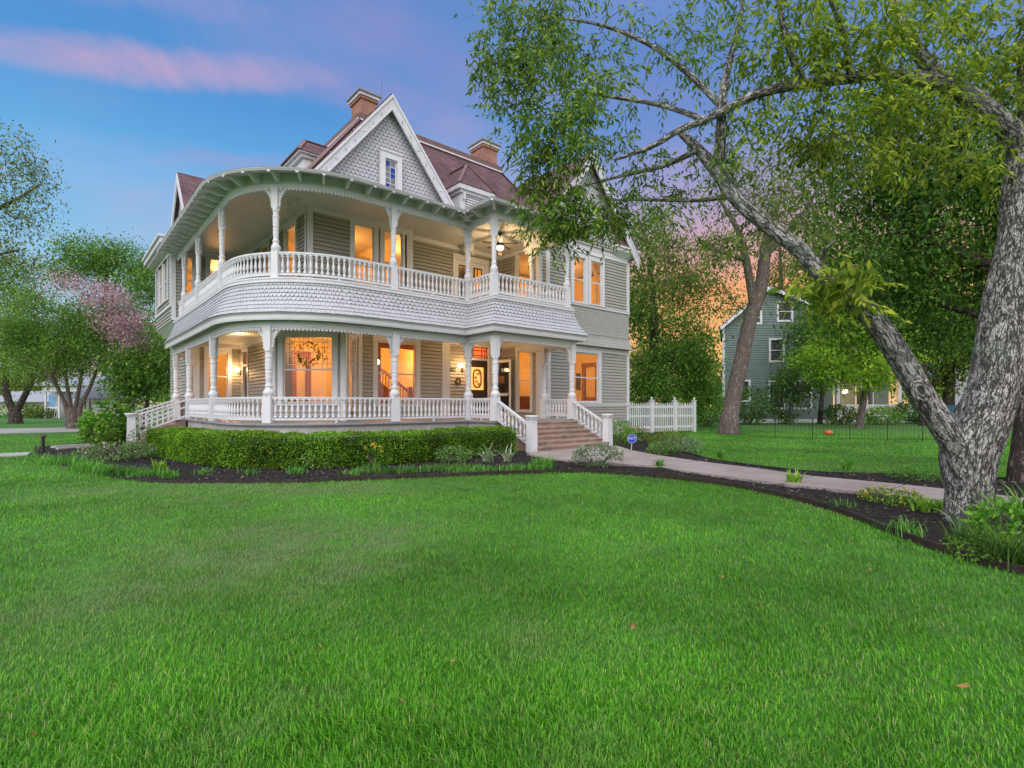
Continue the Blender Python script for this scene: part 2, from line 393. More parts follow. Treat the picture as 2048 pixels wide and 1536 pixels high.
mb=MB(); sweep(mb,[(.09,B1+.235),(.34,B1+.25),(.34,B1+.16),(.36,B1+.16),(.375,B1+.21),(.375,B1+.31),(.42,B1+.36),(.42,B1+.385),(.2,B1+.40)]); mb.build('porch_cornice',M['trim'],HOUSE)
SK=[(.44,B1+.375),(.34,4.24),(.235,4.40),(.15,4.58),(.085,4.76),(.04,4.92),(.03,5.03)]
def skz(z):
    for (d0,z0),(d1,z1) in zip(SK,SK[1:]):
        if z<=z1: k=(z-z0)/(z1-z0); return d0+(d1-d0)*k
    return SK[-1][0]
mb=MB(); sweep(mb,[(d-.012,z) for d,z in SK]); skirt=mb.build('shingle_skirt',M['backer'],HOUSE)
mb=MB(); zrow=B1+.37; r=0
RH=.118
while zrow<4.99:
    zt=min(zrow+RH*1.08,5.03); A=porch(skz(zrow)+.024); B=porch(skz(zt)); LB=porch(skz(zrow)-.008)
    for i in range(len(A)-1):
        a0,a1=Vector((*A[i],zrow)),Vector((*A[i+1],zrow)); b0,b1=Vector((*B[i],zt)),Vector((*B[i+1],zt)); l0,l1=Vector((*LB[i],zrow)),Vector((*LB[i+1],zrow))
        ln=(a1-a0).length; n=max(1,round(ln/(.17 if i<1 or i>18 else .15)))
        offs=(r%2)*.5/n if n>3 else (r%2)*.0
        cuts=[0]+([(k-.5+random.uniform(-.07,.07))/n for k in range(1,n+1)] if r%2 else [(k+random.uniform(-.07,.07))/n for k in range(1,n)])+[1]
        for c0,c1 in zip(cuts,cuts[1:]):
            e=.0035/ln; u0,u1=c0+(0 if (r%2 and c0==0) else e),c1-(0 if (r%2 and c1==1) else e)
            if u1<=u0: continue
            j=random.uniform(0,.012); lift=Vector((0,0,j))
            rounded=r>=3
            if rounded:
                K=[(0,.38),(.22,.1),(.5,0),(.78,.1),(1,.38)]
            else: K=[(0,0),(1,0)]
            lo=[];bk=[]
            for kx,kz in K:
                u=u0+(u1-u0)*kx; p=a0.lerp(a1,u); q=b0.lerp(b1,u); lo.append(p.lerp(q,kz)+lift); bk.append(l0.lerp(l1,u).lerp(q,kz)+lift)
            mb.poly(lo+[b0.lerp(b1,u1),b0.lerp(b1,u0)])
            for k in range(len(lo)-1): mb.poly([bk[k],bk[k+1],lo[k+1],lo[k]])
    zrow+=RH; r+=1
mb.build('fish_scale_shingles',M['scale'],skirt)
mb=MB(); sweep(mb,[(.05,5.015),(.075,5.02),(.075,5.075),(.03,5.085),(.03,5.11),(.06,5.12),(.06,5.165),(-.2,5.165)]); mb.build('balcony_edge',M['trim'],HOUSE)
# upper beam, eave soffit, fascia, roof
UB=-.114
mb=MB(); sweep(mb,[(UB-.08,C2),(UB-.08,B2),(UB+.08,B2),(UB+.08,8.24)]); mb.build('balcony_beam',M['trim'],HOUSE)
mb=MB(); sweep(mb,[(UB+.08,B2+.10),(UB+.1,B2+.10),(UB+.1,B2+.135),(UB+.08,B2+.135)]); mb.build('beam_moulding',M['trim'],HOUSE)
OV=.66
mb=MB(); sweep(mb,[(UB+.0,8.20),(OV-.03,7.975)]); mb.build('eave_soffit',M['trim'],HOUSE)
mb=MB(); sweep(mb,[(OV-.03,7.975),(OV-.03,7.955),(OV,7.955),(OV+.02,7.985),(OV+.04,8.01),(OV+.04,8.03)]); mb.build('eave_fascia',M['trimold'],HOUSE)
rp=MB(); sweep(rp,[(OV+.05,8.03),(-.3,8.36),(-1.5,8.75),(-2.6,9.1)]); proof=rp.build('porch_roof',M['dark_roof'],HOUSE)
# scrolled rafter tails under the eave
def bracket_mesh(L=.70):
    mb=MB(); n=12; top=[];bot=[]
    for i in range(n+1):
        s=i/n; x=s*L; zt=-.03-.30*s*.0 ; 
        ztop=8.20-(8.20-7.975)*s*1.0
        dep=.25*(1-s)**1.3+.06+.05*math.sin(s*math.pi*2.2-.6)
        top.append((x,ztop-.004)); bot.append((x,ztop-max(dep,.04)))
    for i in range(n):
        (x0,t0),(x1,t1)=top[i],top[i+1]; q0,q1=bot[i][1],bot[i+1][1]; h=.036
        mb.hexa([(x0,-h,q0),(x1,-h,q1),(x1,h,q1),(x0,h,q0),(x0,-h,t0),(x1,-h,t1),(x1,h,t1),(x0,h,t0)])
    me=bpy.data.meshes.new('eave_bracket'); me.from_pydata(mb.v,[],mb.f); me.materials.append(M['trim']); me.update(); return me
bm_=bracket_mesh()
for x,y,n,i in along(UB+.08,.60):
    o=link('eave_bracket',bm_,None); o.location=(x,y,0); o.rotation_euler=(0,0,math.atan2(n.y,n.x)); o.parent=proof
for q,n in (((11.02,15.02),(-1,-1)),((11.02,13.52),(-1,-1)),((14.75,13.52),(1,-1))):
    o=link('eave_bracket',bm_,None); o.location=(q[0]-UB*n[0]*.5,q[1]-UB*n[1]*.5,0); o.rotation_euler=(0,0,math.atan2(n[1],n[0])); o.scale=(1.25,1,1); o.parent=proof

# ---- turned posts
def post_mesh(z0,z1,k=1.0,name='porch_post'):
    """square base block, ball, turned shaft, flared square cap"""
    mb=MB(); H=z1-z0; b=.105*k; zb=z0+.80
    mb.hexa([(-b*1.12,-b*1.12,z0),(b*1.12,-b*1.12,z0),(b*1.12,b*1.12,z0),(-b*1.12,b*1.12,z0),(-b,-b,zb),(b,-b,zb),(b,b,zb),(-b,b,zb)])
    r=b; zt=z1-.62
    prof=[(r*1.12,zb-.02),(r*1.3,zb+.03),(r*1.38,zb+.075),(r*1.28,zb+.13),(r*1.0,zb+.165),(r*.86,zb+.19),(r*.84,zb+.24),(r*.98,zb+.26),(r*.98,zb+.285),(r*.78,zb+.31),(r*.72,zb+.36)]
    m=(zb+.36+zt-.30)/2
    prof+=[(r*.74,zb+.40),(r*.86,zb+.5),(r*.80,m-.1),(r*.86,m-.05),(r*.86,m-.02),(r*.78,m),(r*.78,m+.03),(r*.88,m+.05),(r*.86,m+.09),(r*.92,zt-.33),(r*.84,zt-.28),(r*.96,zt-.25),(r*.96,zt-.20),(r*.8,zt-.18),(r*.84,zt-.10),(r*1.02,zt-.06),(r*1.02,zt-.03),(r*.9,zt)]
    mb.lathe(prof,n=16)
    c=b*.9; d=b*1.02
    mb.hexa([(-c,-c,zt-.01),(c,-c,zt-.01),(c,c,zt-.01),(-c,c,zt-.01),(-d,-d,z1+.06),(d,-d,z1+.06),(d,d,z1+.06),(-d,d,z1+.06)])
    me=bpy.data.meshes.new(name); me.from_pydata(mb.v,[],mb.f); me.materials.append(M['trim']); me.update(); return me
def lace_bracket(z1,k=1.0):
    """curved saw-edged bracket, runs along +x from the post, with a pierced triangle"""
    mb=MB(); W,H=.44*k,.60*k; th=.024; n=10
    def arc(s): # outer concave edge from (0,-H) up to (W,0)
        t=s*math.pi/2; return (W*(1-math.cos(t))**1.0, -H*(1-math.sin(t)))
    for i in range(n):
        s0,s1=i/n,(i+1)/n; p,q=arc(s0),arc(s1); m=((p[0]+q[0])/2,(p[1]+q[1])/2)
        dx,dz=q[0]-p[0],q[1]-p[1]; l=math.hypot(dx,dz); nx,nz=dz/l,-dx/l
        tipp=(m[0]+nx*.05,m[1]+nz*.05)
        def off(P,d): return (P[0]-nx*d,P[1]-nz*d)
        a=[p,tipp,q,off(q,.055),off(p,.055)]
        mb.prism([(x,-th,z1+z) for x,z in a],(0,2*th,0))
    mb.prism([(0,-th,z1),(0,-th,z1-.05),(W,-th,z1-.05),(W,-th,z1)],(0,2*th,0))
    mb.prism([(0,-th,z1-.05),(0,-th,z1-H),(.045,-th,z1-H+.02),(.045,-th,z1-.05)],(0,2*th,0))
    mb.prism([(.05,-th*.8,z1-.05),(.03,-th*.8,z1-.06),(.115*k,-th*.8,z1-.20*k),(.15*k,-th*.8,z1-.17*k)],(0,1.6*th,0))
    me=bpy.data.meshes.new('post_bracket'); me.from_pydata(mb.v,[],mb.f); me.materials.append(M['trim']); me.update(); return me
PM1,PM2=post_mesh(F1,B1,1.12),post_mesh(F2,B2,.92); LB1,LB2=lace_bracket(B1),lace_bracket(B2,.95)
def put_post(x,y,lev,dirs,rot=0):
    o=link('porch_post' if lev==1 else 'balcony_post',PM1 if lev==1 else PM2,None); o.location=(x,y,0); o.rotation_euler=(0,0,rot)
    o.parent=HOUSE; o.matrix_parent_inverse=Matrix.Translation(HOUSE.location).inverted()
    for a in dirs:
        b=link('post_bracket',LB1 if lev==1 else LB2,None); ca=a-rot
        off=.11 if lev==1 else .095
        b.location=(off*math.cos(ca),off*math.sin(ca),0); b.rotation_euler=(0,0,ca); b.parent=o
    return o
def onarc(d,deg): t=R(deg); return (CX+(RR+d)*math.cos(t),CY+(RR+d)*math.sin(t))
P1=onarc(0,221); U1=onarc(UB,224.0)
E,Wd,Nn,Ss=0,math.pi,math.pi/2,-math.pi/2
lower=[((3.945,26.45),[Ss]),((3.945,23.57),[Nn,Ss]),((3.945,19.45),[Nn,Ss]),(P1,[R(131),R(-49)]),((8.13,15.02),[Wd,E]),((11.02,15.02),[Wd,Ss]),((11.02,13.52),[Nn,E]),((14.75,13.52),[Wd,Nn]),((14.75,15.02),[Ss])]
upper=[((4.06,25.30),[Nn,Ss]),((4.06,22.49),[Nn,Ss]),((4.06,18.85),[Nn,Ss]),(U1,[R(134),R(-46)]),((8.15,15.134),[Wd,E]),((11.08,15.134),[Wd,Ss]),((11.08,13.66),[Nn,E]),((14.62,13.66),[Wd,Nn]),((14.62,15.60),[Ss])]
for i,(p,d) in enumerate(lower): put_post(p[0],p[1],1,d,R(41) if i==3 else 0)
for i,(p,d) in enumerate(upper): put_post(p[0],p[1],2,d,R(44) if i==3 else 0)

# ---- scalloped trim under the beams
def scallops(z,d,name,step=.105):
    mb=MB()
    for x,y,n,i in along(d,step):
        t=Vector((-n.y,n.x,0)); p=Vector((x,y,z))
        a=[p-t*step*.5,p-t*step*.36+Vector((0,0,-.06)),p+Vector((0,0,-.085)),p+t*step*.36+Vector((0,0,-.06)),p+t*step*.5,p+t*step*.5+Vector((0,0,.03)),p-t*step*.5+Vector((0,0,.03))]
        mb.prism(a,n*.05)
    return mb.build(name,M['trim'],HOUSE)
scallops(B1-.02,.02,'scalloped_trim'); scallops(B2-.02,UB+.02,'scalloped_trim')

# ---- balustrades
def bal_mesh(h,r=.043):
    mb=MB(); q=r*.95
    mb.box((-q,-q,0),(q,q,h*.13)); mb.box((-q,-q,h*.9),(q,q,h))
    mb.lathe([(r*.72,h*.13),(r*.95,h*.17),(r*.72,h*.2),(r*.5,h*.23),(r*.72,h*.27),(r*1.02,h*.37),(r*1.0,h*.44),(r*.78,h*.56),(r*.55,h*.66),(r*.45,h*.70),(r*.62,h*.73),(r*.45,h*.755),(r*.5,h*.79),(r*.9,h*.82),(r*1.06,h*.86),(r*.9,h*.9)],n=8)
    me=bpy.data.meshes.new('baluster'); me.from_pydata(mb.v,[],mb.f); me.materials.append(M['trim'])
    me.polygons.foreach_set('use_smooth',[len(p.vertices)==4 and abs(p.normal.z)<.95 for p in me.polygons]); me.update(); return me
BH=.56; BM=bal_mesh(BH)
def railing(pts,z,single,step=.155,trimend=.12,name='balustrade',rise=None):
    """rails between two posts along pts, baluster sub-parts (or one mesh of them far off)"""
    P=[Vector((x,y,0)) for x,y in pts]; ls=[(b-a).length for a,b in zip(P,P[1:])]; T=sum(ls); zz=rise or (lambda s:0)
    def pos(s):
        for a,b,l in zip(P,P[1:],ls):
            if s<=l or b is P[-1]: return a.lerp(b,s/l),(b-a).normalized()
            s-=l
    mb=MB(); brk=[trimend*.6]+[sum(ls[:i]) for i in range(1,len(ls))]+[T-trimend*.6]
    for s0,s1 in zip(brk,brk[1:]):
        a,_=pos(s0); b,_=pos(s1)
        for zc,w,h in ((.735,.10,.05),(.70,.07,.03),(.115,.075,.06)):
            mb.beam(a+Vector((0,0,z+zc+zz(s0))),b+Vector((0,0,z+zc+zz(s1))),w,h)
    for s in ([T/2] if T<4 else [T/3,2*T/3]):
        a,d=pos(s); 
        if not rise: mb.box((a.x-.03,a.y-.03,z-.01),(a.x+.03,a.y+.03,z+.09))
    root=mb.build(name,M['trim'],HOUSE)
    n=max(2,int((T-2*trimend)/step)); sp=(T-2*trimend)/n
    one=MB()
    for i in range(n):
        s=trimend+sp*(i+.5); a,d=pos(s); zb=z+.14+zz(s)
        if single:
            o=link('baluster',BM,root); o.location=(a.x,a.y,zb); o.rotation_euler=(0,0,math.atan2(d.y,d.x))
        else:
            one.add([(a.x+v.co.x,a.y+v.co.y,zb+v.co.z) for v in BM.vertices],[tuple(p.vertices) for p in BM.polygons])
    if not single and one.v:
        o=one.build('baluster',M['trim'],root); o['kind']='stuff'
    return root
def arcpts(d,a0,a1,n=8): return [onarc(d,a0+(a1-a0)*i/n) for i in range(n+1)]
railing([(3.945,23.57),(3.945,19.45)],F1,False)
railing([(3.945,19.45),(3.945,CY)]+arcpts(0,185,221,7),F1,False)
railing(arcpts(0,221,270,9)+[(8.13,15.02)],F1,True)
railing([(8.13,15.02),(11.02,15.02)],F1,True); railing([(11.02,15.02),(11.02,13.52)],F1,True); railing([(14.75,13.52),(14.75,15.02)],F1,False)
u=UB
railing([(4.06,26.6),(4.06,25.3)],F2,False); railing([(4.06,25.3),(4.06,22.49)],F2,False); railing([(4.06,22.49),(4.06,18.85)],F2,False)
railing([(4.06,18.85),(4.06,CY)]+arcpts(u,186,224,7),F2,False)
railing(arcpts(u,224,270,9)+[(8.15,15.134)],F2,True)
railing([(8.15,15.134),(11.08,15.134)],F2,True); railing([(11.08,15.134),(11.08,13.66)],F2,False); railing([(11.08,13.66),(14.62,13.66)],F2,False,step=.165); railing([(14.62,13.66),(14.62,15.6)],F2,False)

# ---- front steps, newels and stair rails
def stairs(o,t,n_,w,nr,rise,run,name):
    """o: top edge centre; t: along width; n_: downhill"""
    mb=MB()
    for k in range(nr):
        z1=F1-.05-rise*k-.02*(k>0); z0=-.02; b0=run*k; b1=run*(k+1)
        fr=Fr((o[0],o[1]),t)
        fr.box(mb,-w/2,w/2,b0,b1,z0,z1-.05)
        fr.box(mb,-w/2-.01,w/2+.01,b0+.002,b1+.035,z1-.05,z1)
    return mb.build(name,M['conc'],HOUSE)
stairs((12.885,13.40),(1,0),None,3.42,6,.138,.292,'front_steps')
def newel(x,y,h=1.18,parent=HOUSE):
    mb=MB(); a,b=.135,.115
    mb.hexa([(x-a,y-a,0),(x+a,y-a,0),(x+a,y+a,0),(x-a,y+a,0),(x-b,y-b,h-.09),(x+b,y-b,h-.09),(x+b,y+b,h-.09),(x-b,y+b,h-.09)])
    mb.box((x-.15,y-.15,h-.12),(x+.15,y+.15,h-.09)); 
    mb.lathe([(.15,h-.09),(.2,h-.06),(.21,h-.03),(.2,h)],(x,y,0),n=24)
    return mb.build('newel_post',M['trim'],parent)
for x in (11.06,14.72):
    newel(x,11.80)
    T=13.40-11.9; 
    railing([(x,13.45),(x,11.92)],F1,True,step=.165,name='stair_rail',rise=lambda s:-.50*s-.06)
# left steps with straight pickets
stairs((3.84,25.05),(0,-1),None,2.7,5,.16,.30,'side_steps')
for y in (23.62,26.4):
    mb=MB(); x0,x1=3.80,2.2
    for z0,z1,w in ((F1+.70,1.10,.09),(F1+.44,.80,.05),(F1+.1,.42,.06)): mb.beam((x0,y,z0),(x1,y,z1),w,.06)
    for i in range(1,9):
        x=x0+(x1-x0)*i/9; k=i/9; mb.box((x-.025,y-.025,F1+.1+(.42-F1-.1)*k),(x+.025,y+.025,F1+.7+(1.10-F1-.7)*k))
    mb.build('stair_rail',M['trim'],HOUSE); newel(2.12,y,1.2)
# ---- walls -------------------------------------------------------------
def wall(fr,a0,a1,z0,z1,ops=(),name='wall'):
    return siding(fr,a0,a1,z0,z1,ops).build(name,M['siding'],HOUSE)
FL=Fr((6.5,26.7),(0,-1))           # left wall, seen through the porch
wall(FL,0,7.1,F1,C1,[(.62,1.34,F1,3.9)])
wall(FL,0,8.65,F2,C2,[(3.45,4.35,5.7,8.02),(6.4,7.5,5.7,8.02)])
window(FL,3.45,4.35,5.7,8.02); window(FL,6.4,7.5,5.7,8.02)
FB0=Fr((6.5,19.6),(5.5-6.5,18.53-19.6)); wall(FB0,0,1.465,F1,C1)
FB=Fr((5.5,18.53),(1.83,-1.59)); LBW=math.hypot(1.83,1.59)
PW0,PW1=.36,2.02
wall(FB,0,LBW,F1,C1,[(PW0,PW1,1.55,3.80)])
FB2=Fr((7.33,16.94),(.99,1.11)); LB2=math.hypot(.99,1.11)
wall(FB2,0,LB2,F1,C1,[(.34,1.06,1.35,3.80)])
FG=Fr((8.32,18.05),(1,0)); wall(FG,0,3.91,F1,C1,[(.73,2.38,1.5,3.88)])
wall(Fr((12.23,18.05),(0,1)),0,.45,F1,C1)
FU=Fr((6.5,18.05),(1,0)); wall(FU,0,4.0,F2,C2,[(1.65,2.42,5.55,8.05),(2.83,3.6,5.55,8.05)])
wall(Fr((10.5,18.05),(0,1)),0,.45,F2,C2)
FR1=Fr((12.23,18.5),(1,0)); wall(FR1,0,3.24,F1,C1,[(1.30,2.42,F1,4.06)])
FR2=Fr((10.5,18.5),(1,0)); wall(FR2,0,4.97,F2,C2,[(2.42,3.98,F2,7.72)])
FWL=Fr((15.47,18.5),(0,-1)); wall(FWL,0,2.46,F1,C1,[(1.12,1.92,1.25,3.88)]); wall(FWL,0,2.46,F2,C2,[(1.11,1.95,5.55,8.14)])
FW=Fr((15.47,16.04),(1,0)); WL=6.16
wall(FW,0,WL,1.52,3.98,[(2.03,3.83,1.63,3.89)])
wall(FW,0,WL,6.10,8.50,[(2.13,2.89,6.16,8.19),(3.30,4.09,6.16,8.19)])
wall(FW,0,WL,.72,1.42)
mb=MB(); FW.box(mb,-.02,WL+.03,-.1,.05,-.05,.72); mb.build('foundation',M['found'],HOUSE)
FWR=Fr((21.63,16.04),(0,1)); wall(FWR,0,15,.72,9.0)
mb=MB(); FWR.box(mb,0,15,-.1,.05,-.05,.72); mb.build('foundation',M['found'],HOUSE)
boards(FW,[(0,WL+.06,.07,1.42,1.50),(-.0,WL+.04,.10,1.50,1.53),(0,WL,.035,3.98,4.20),(0,WL+.05,.07,6.0,6.10),(0,WL+.07,.09,6.10,6.125),(-.02,.13,.045,1.53,3.98),(WL-.16,WL+.045,.045,1.53,3.98),(-.02,.13,.045,6.125,8.5),(WL-.16,WL+.045,.045,6.125,8.5),(WL-.16,WL+.045,.045,.72,1.42),(0,WL+.03,.05,8.66,8.72),(0,WL+.03,.06,8.48,8.54)],name='trim_boards')
# little pierced frieze
mb=MB()
for i in range(52):
    a=.06+i*.117; FW.box(mb,a,a+.055,0,.04,8.54,8.66)
FW.box(mb,0,WL,0,.015,8.54,8.66); mb.build('dentil_row',M['trim'],HOUSE)
# flared shingle band of the right wing
def fl(z): k=max(0,min(1,(4.9-z)/.7)); return .27*k*k
mb=MB(); scales(mb,FW,-.0,WL+.03,4.2,5.98,bfun=fl,row=.115,wd=.13)
for a,b in ((4.2,4.4),(4.4,4.6),(4.6,4.9),(4.9,6.0)): mb.poly([FW.w(-.0,fl(a)+.008,a),FW.w(WL+.02,fl(a)+.008,a),FW.w(WL+.02,fl(b)+.008,b),FW.w(-.0,fl(b)+.008,b)],1)
mb.poly([FW.w(0,0,4.19),FW.w(WL+.02,0,4.19),FW.w(WL+.02,fl(4.2)+.02,4.195),FW.w(0,fl(4.2)+.02,4.195)],1)
mb.poly([FW.w(WL+.02,0,4.2),FW.w(WL+.02,fl(4.2),4.2),FW.w(WL+.02,fl(4.4),4.4),FW.w(WL+.02,fl(4.6),4.6),FW.w(WL+.02,0,4.9)],1)
mb.build('flared_shingle_band',[M['wingscale'],M['backer']],HOUSE)
# corner boards, friezes under the porch ceilings
boards(FU,[(-.045,.16,.045,F2,8.1),(3.70,4.045,.045,F2,8.1),(-.04,4.04,.05,8.10,C2)],'trim_boards'); boards(FL,[(8.45,8.69,.045,F2,8.1),(0,8.68,.05,8.10,C2),(0,7.0,.05,4.08,C1),(6.3,6.45,.04,F1,4.1)],'trim_boards')
boards(FR2,[(0,4.95,.05,8.10,C2)],'trim_boards'); boards(FWL,[(0,2.46,.05,8.14,C2),(2.30,2.5,.045,F2,8.1),(2.30,2.5,.045,F1,4.1),(0,2.46,.05,4.08,C1)],'trim_boards')
boards(FG,[(-.02,.13,.045,F1,4.08),(3.58,3.955,.045,F1,4.08),(0,3.93,.05,4.08,C1)],'trim_boards')
boards(FB,[(-.05,.12,.045,F1,4.05),(LBW-.14,LBW+.03,.045,F1,4.05),(0,LBW,.05,4.0,C1)],'trim_boards'); boards(FB2,[(-.02,.12,.045,F1,4.05),(LB2-.12,LB2,.045,F1,4.05),(0,LB2,.05,4.0,C1)],'trim_boards')
boards(FR1,[(0,3.2,.05,4.08,C1)],'trim_boards')
boards(Fr((15.47,16.02),(1,0)),[(.35,.55,.12,F1,B1+.3),(.35,.52,.10,F2,B2+.3)],'pilaster')
# windows
pw=window(FB,PW0,PW1,1.55,3.80,trim=.17,meet=2.68,name='picture_window')
window(FB2,.34,1.06,1.35,3.80,trim=.10,meet=2.6,muntin=(4,7,2.65,3.72))
window(FG,.73,2.38,1.5,3.88,trim=.18,meet=2.68,name='picture_window')
window(FU,1.65,2.42,5.55,8.05,trim=.17,meet=6.6); window(FU,2.83,3.6,5.55,8.05,trim=.17,meet=6.6)
window(FWL,1.12,1.92,1.25,3.88,trim=.16,meet=2.55); window(FWL,1.11,1.95,5.55,8.14,trim=.16,meet=6.6)
window(FW,2.03,3.83,1.63,3.89,trim=.22,meet=2.75,name='picture_window')
window(FW,2.13,2.89,6.16,8.19,trim=.18,meet=7.2,tp=.055); window(FW,3.30,4.09,6.16,8.19,trim=.18,meet=7.2,tp=.05)
# stained-glass wreath in the upper sash of the corner window
sg=MB(); b=FB.box; ac=(PW0+PW1)/2; zt0,zt1=2.72,3.75
for i in range(1,10):
    x=PW0+.05+(PW1-PW0-.1)*i/10; b(sg,x-.004,x+.004,-.05,-.035,zt0,zt1)
for j in range(1,6):
    z=zt0+(zt1-zt0)*j/6; b(sg,PW0+.05,PW1-.05,-.051,-.036,z-.004,z+.004)
lead=sg.build('leaded_glass',M['bronze'],HOUSE)
sg=MB()
for a0,a1,z0,z1 in ((PW0+.13,PW1-.13,zt0+.12,zt0+.14),(PW0+.13,PW1-.13,zt1-.14,zt1-.12),(PW0+.13,PW0+.15,zt0+.12,zt1-.12),(PW1-.15,PW1-.13,zt0+.12,zt1-.12)): b(sg,a0,a1,-.048,-.03,z0,z1)
sg.build('glass_border',glow('milk_glass',(.8,.7,.5),.12),lead)
M['gleaf']=leafmat('green_leaf_glass',(.10,.16,.03),(.22,.28,.06),(.5,.2,.12),.6)
sg=MB()
def gleaf(a,z,ang,l):
    ca,sa=math.cos(ang),math.sin(ang); P=[(0,0),(l*.5,l*.26),(l,0),(l*.5,-l*.26)]
    sg.poly([FB.w(a+p*ca-q*sa,-.029+random.uniform(0,.004),z+p*sa+q*ca) for p,q in P])
for i in range(120):
    t=random.uniform(0,2*math.pi); r=random.gauss(.34,.045); dens=1.15 if math.sin(t)<-.3 else 1
    gleaf(ac+r*math.cos(t)*dens,3.23+r*.98*math.sin(t),random.uniform(0,6.3),random.uniform(.06,.11)*dens)
for i in range(22): gleaf(PW1-.30+random.gauss(0,.05),random.uniform(2.95,3.6),random.uniform(0,6.3),.075)
for i in range(10): gleaf(PW0+.28+random.gauss(0,.05),random.uniform(3.3,3.6),random.uniform(0,6.3),.06)
sg.build('glass_wreath',M['gleaf'],lead)
# front door with etched amber light and transom
fd=MB(); f=FR1.box
f(fd,1.16,1.30,-.12,.05,F1,4.06); f(fd,2.42,2.72,-.12,.05,F1,4.06); f(fd,1.16,2.72,-.12,.053,4.06,4.20); f(fd,1.30,2.42,-.1,.04,3.46,3.56)
fr_=fd.build('door_frame',M['trim'],HOUSE)
dd=MB()
for a0,a1,z0,z1 in ((1.30,1.48,F1,3.46),(2.24,2.42,F1,3.46),(1.48,2.24,3.16,3.46),(1.48,2.24,F1,2.16)): f(dd,a0,a1,-.09,-.03,z0,z1)
f(dd,1.56,2.16,-.03,-.015,1.15,1.95); f(dd,1.72,2.0,-.03,-.02,3.24,3.38)
fdo=dd.build('front_door',M['darkwood'],HOUSE)
g=MB(); g.poly([FR1.w(1.48,-.06,2.16),FR1.w(2.24,-.06,2.16),FR1.w(2.24,-.06,3.16),FR1.w(1.48,-.06,3.16)]); g.build('door_glass',glow('amber_glass',(1,.40,.10),.9),fdo)
g=MB(); n=28
def ring(mb,cx,cz,ra,rb,wd,bb):
    for i in range(n):
        t0,t1=2*math.pi*i/n,2*math.pi*(i+1)/n
        sq=lambda t,r,q:(abs(math.cos(t))**.7*math.copysign(r,math.cos(t)),abs(math.sin(t))**.7*math.copysign(q,math.sin(t)))
        p=[sq(t0,ra,rb),sq(t1,ra,rb),sq(t1,ra-wd,rb-wd),sq(t0,ra-wd,rb-wd)]
        mb.prism([FR1.w(cx+x,bb,cz+z) for x,z in p],FR1.n*.012)
ring(g,1.86,2.66,.25,.42,.075,-.055); 
for t in range(9): 
    a=t*.7; ring(g,1.86+.1*math.cos(a*2.1),2.66+.26*math.cos(a),.045,.05,.02,-.05)
for x in (1.50,2.20): f(g,x,x+.02,-.056,-.045,2.16,3.16)
g.build('glass_pattern',M['wood'],fdo)
g=MB(); g.poly([FR1.w(1.3,-.06,3.56),FR1.w(2.42,-.06,3.56),FR1.w(2.42,-.06,4.06),FR1.w(1.3,-.06,4.06)]); tr=g.build('transom_glass',glow('red_amber_glass',(1,.17,.04),.55),fr_)
g=MB()
for a in (1.30,1.62,2.1,2.27,2.38): f(g,a,a+.035,-.06,-.04,3.56,4.06)
for z in (3.56,3.66,3.88,4.02): f(g,1.3,2.42,-.059,-.041,z,z+.03)
g.build('transom_bars',M['darkwood'],fr_)
# open screen door swung out beside the front door
FS=Fr((14.86,18.40),(.30,-.92)); sd=MB()
for a0,a1,z0,z1 in ((0,.09,F1+.02,3.5),(.85,.94,F1+.02,3.5),(.09,.85,3.38,3.5),(.09,.85,1.9,2.02),(.09,.85,F1+.02,1.2)): FS.box(sd,a0,a1,-.018,.018,z0,z1)
sdo=sd.build('screen_door',M['trim'],HOUSE)
g=MB(); g.poly([FS.w(.09,0,1.2),FS.w(.85,0,1.2),FS.w(.85,0,3.38),FS.w(.09,0,3.38)]); g.build('screen_mesh',glassmat('insect_screen',(.35,.34,.32),.03),sdo)
g=MB(); FS.box(g,.8,.84,-.06,.06,1.9,1.98); FS.box(g,.3,.62,-.02,.02,2.45,2.75); g.build('door_handle',M['bronze'],sdo)
# balcony french doors
mb=MB(); f=FR2.box
f(mb,2.24,2.42,-.1,.05,F2,7.72); f(mb,3.98,4.16,-.1,.05,F2,7.72); f(mb,2.24,4.16,-.1,.053,7.72,7.94)
fdf=mb.build('door_frame',M['trim'],HOUSE)
for a0 in (2.42,3.20):
    mb=MB(); w=.78
    for x0,x1,z0,z1 in ((a0,a0+.15,F2,7.72),(a0+w-.15,a0+w,F2,7.72),(a0+.15,a0+w-.15,7.52,7.72),(a0+.15,a0+w-.15,F2,5.6)): f(mb,x0,x1,-.07,-.02,z0,z1)
    d=mb.build('balcony_door',M['trim'],HOUSE)
    mb=MB()
    for x in (a0+.15,a0+.375,a0+.60): f(mb,x,x+.03,-.06,-.025,5.6,7.52)
    for k in range(5): z=5.6+.47*k; f(mb,a0+.15,a0+.63,-.059,-.026,z,z+.035)
    mb.build('muntin',M['bronze'],d)
    g=MB(); g.poly([FR2.w(a0+.15,-.045,5.6),FR2.w(a0+.63,-.045,5.6),FR2.w(a0+.63,-.045,7.52),FR2.w(a0+.15,-.045,7.52)]); g.build('pane',M['glass'],d)
# side door on the left wall
mb=MB(); f=FL.box; f(mb,.50,.62,-.1,.05,F1,3.9); f(mb,1.34,1.46,-.1,.05,F1,3.9); f(mb,.50,1.46,-.1,.053,3.9,4.06); f(mb,.62,1.34,-.08,.03,3.24,3.32); mb.build('door_frame',M['trim'],HOUSE)
mb=MB(); f(mb,.62,1.34,-.09,-.05,F1,3.24); d=mb.build('side_door',M['darkwood'],HOUSE)
g=MB(); f(g,.62,1.34,-.08,-.06,3.32,3.9); g.build('transom_glass',M['wood'],d)
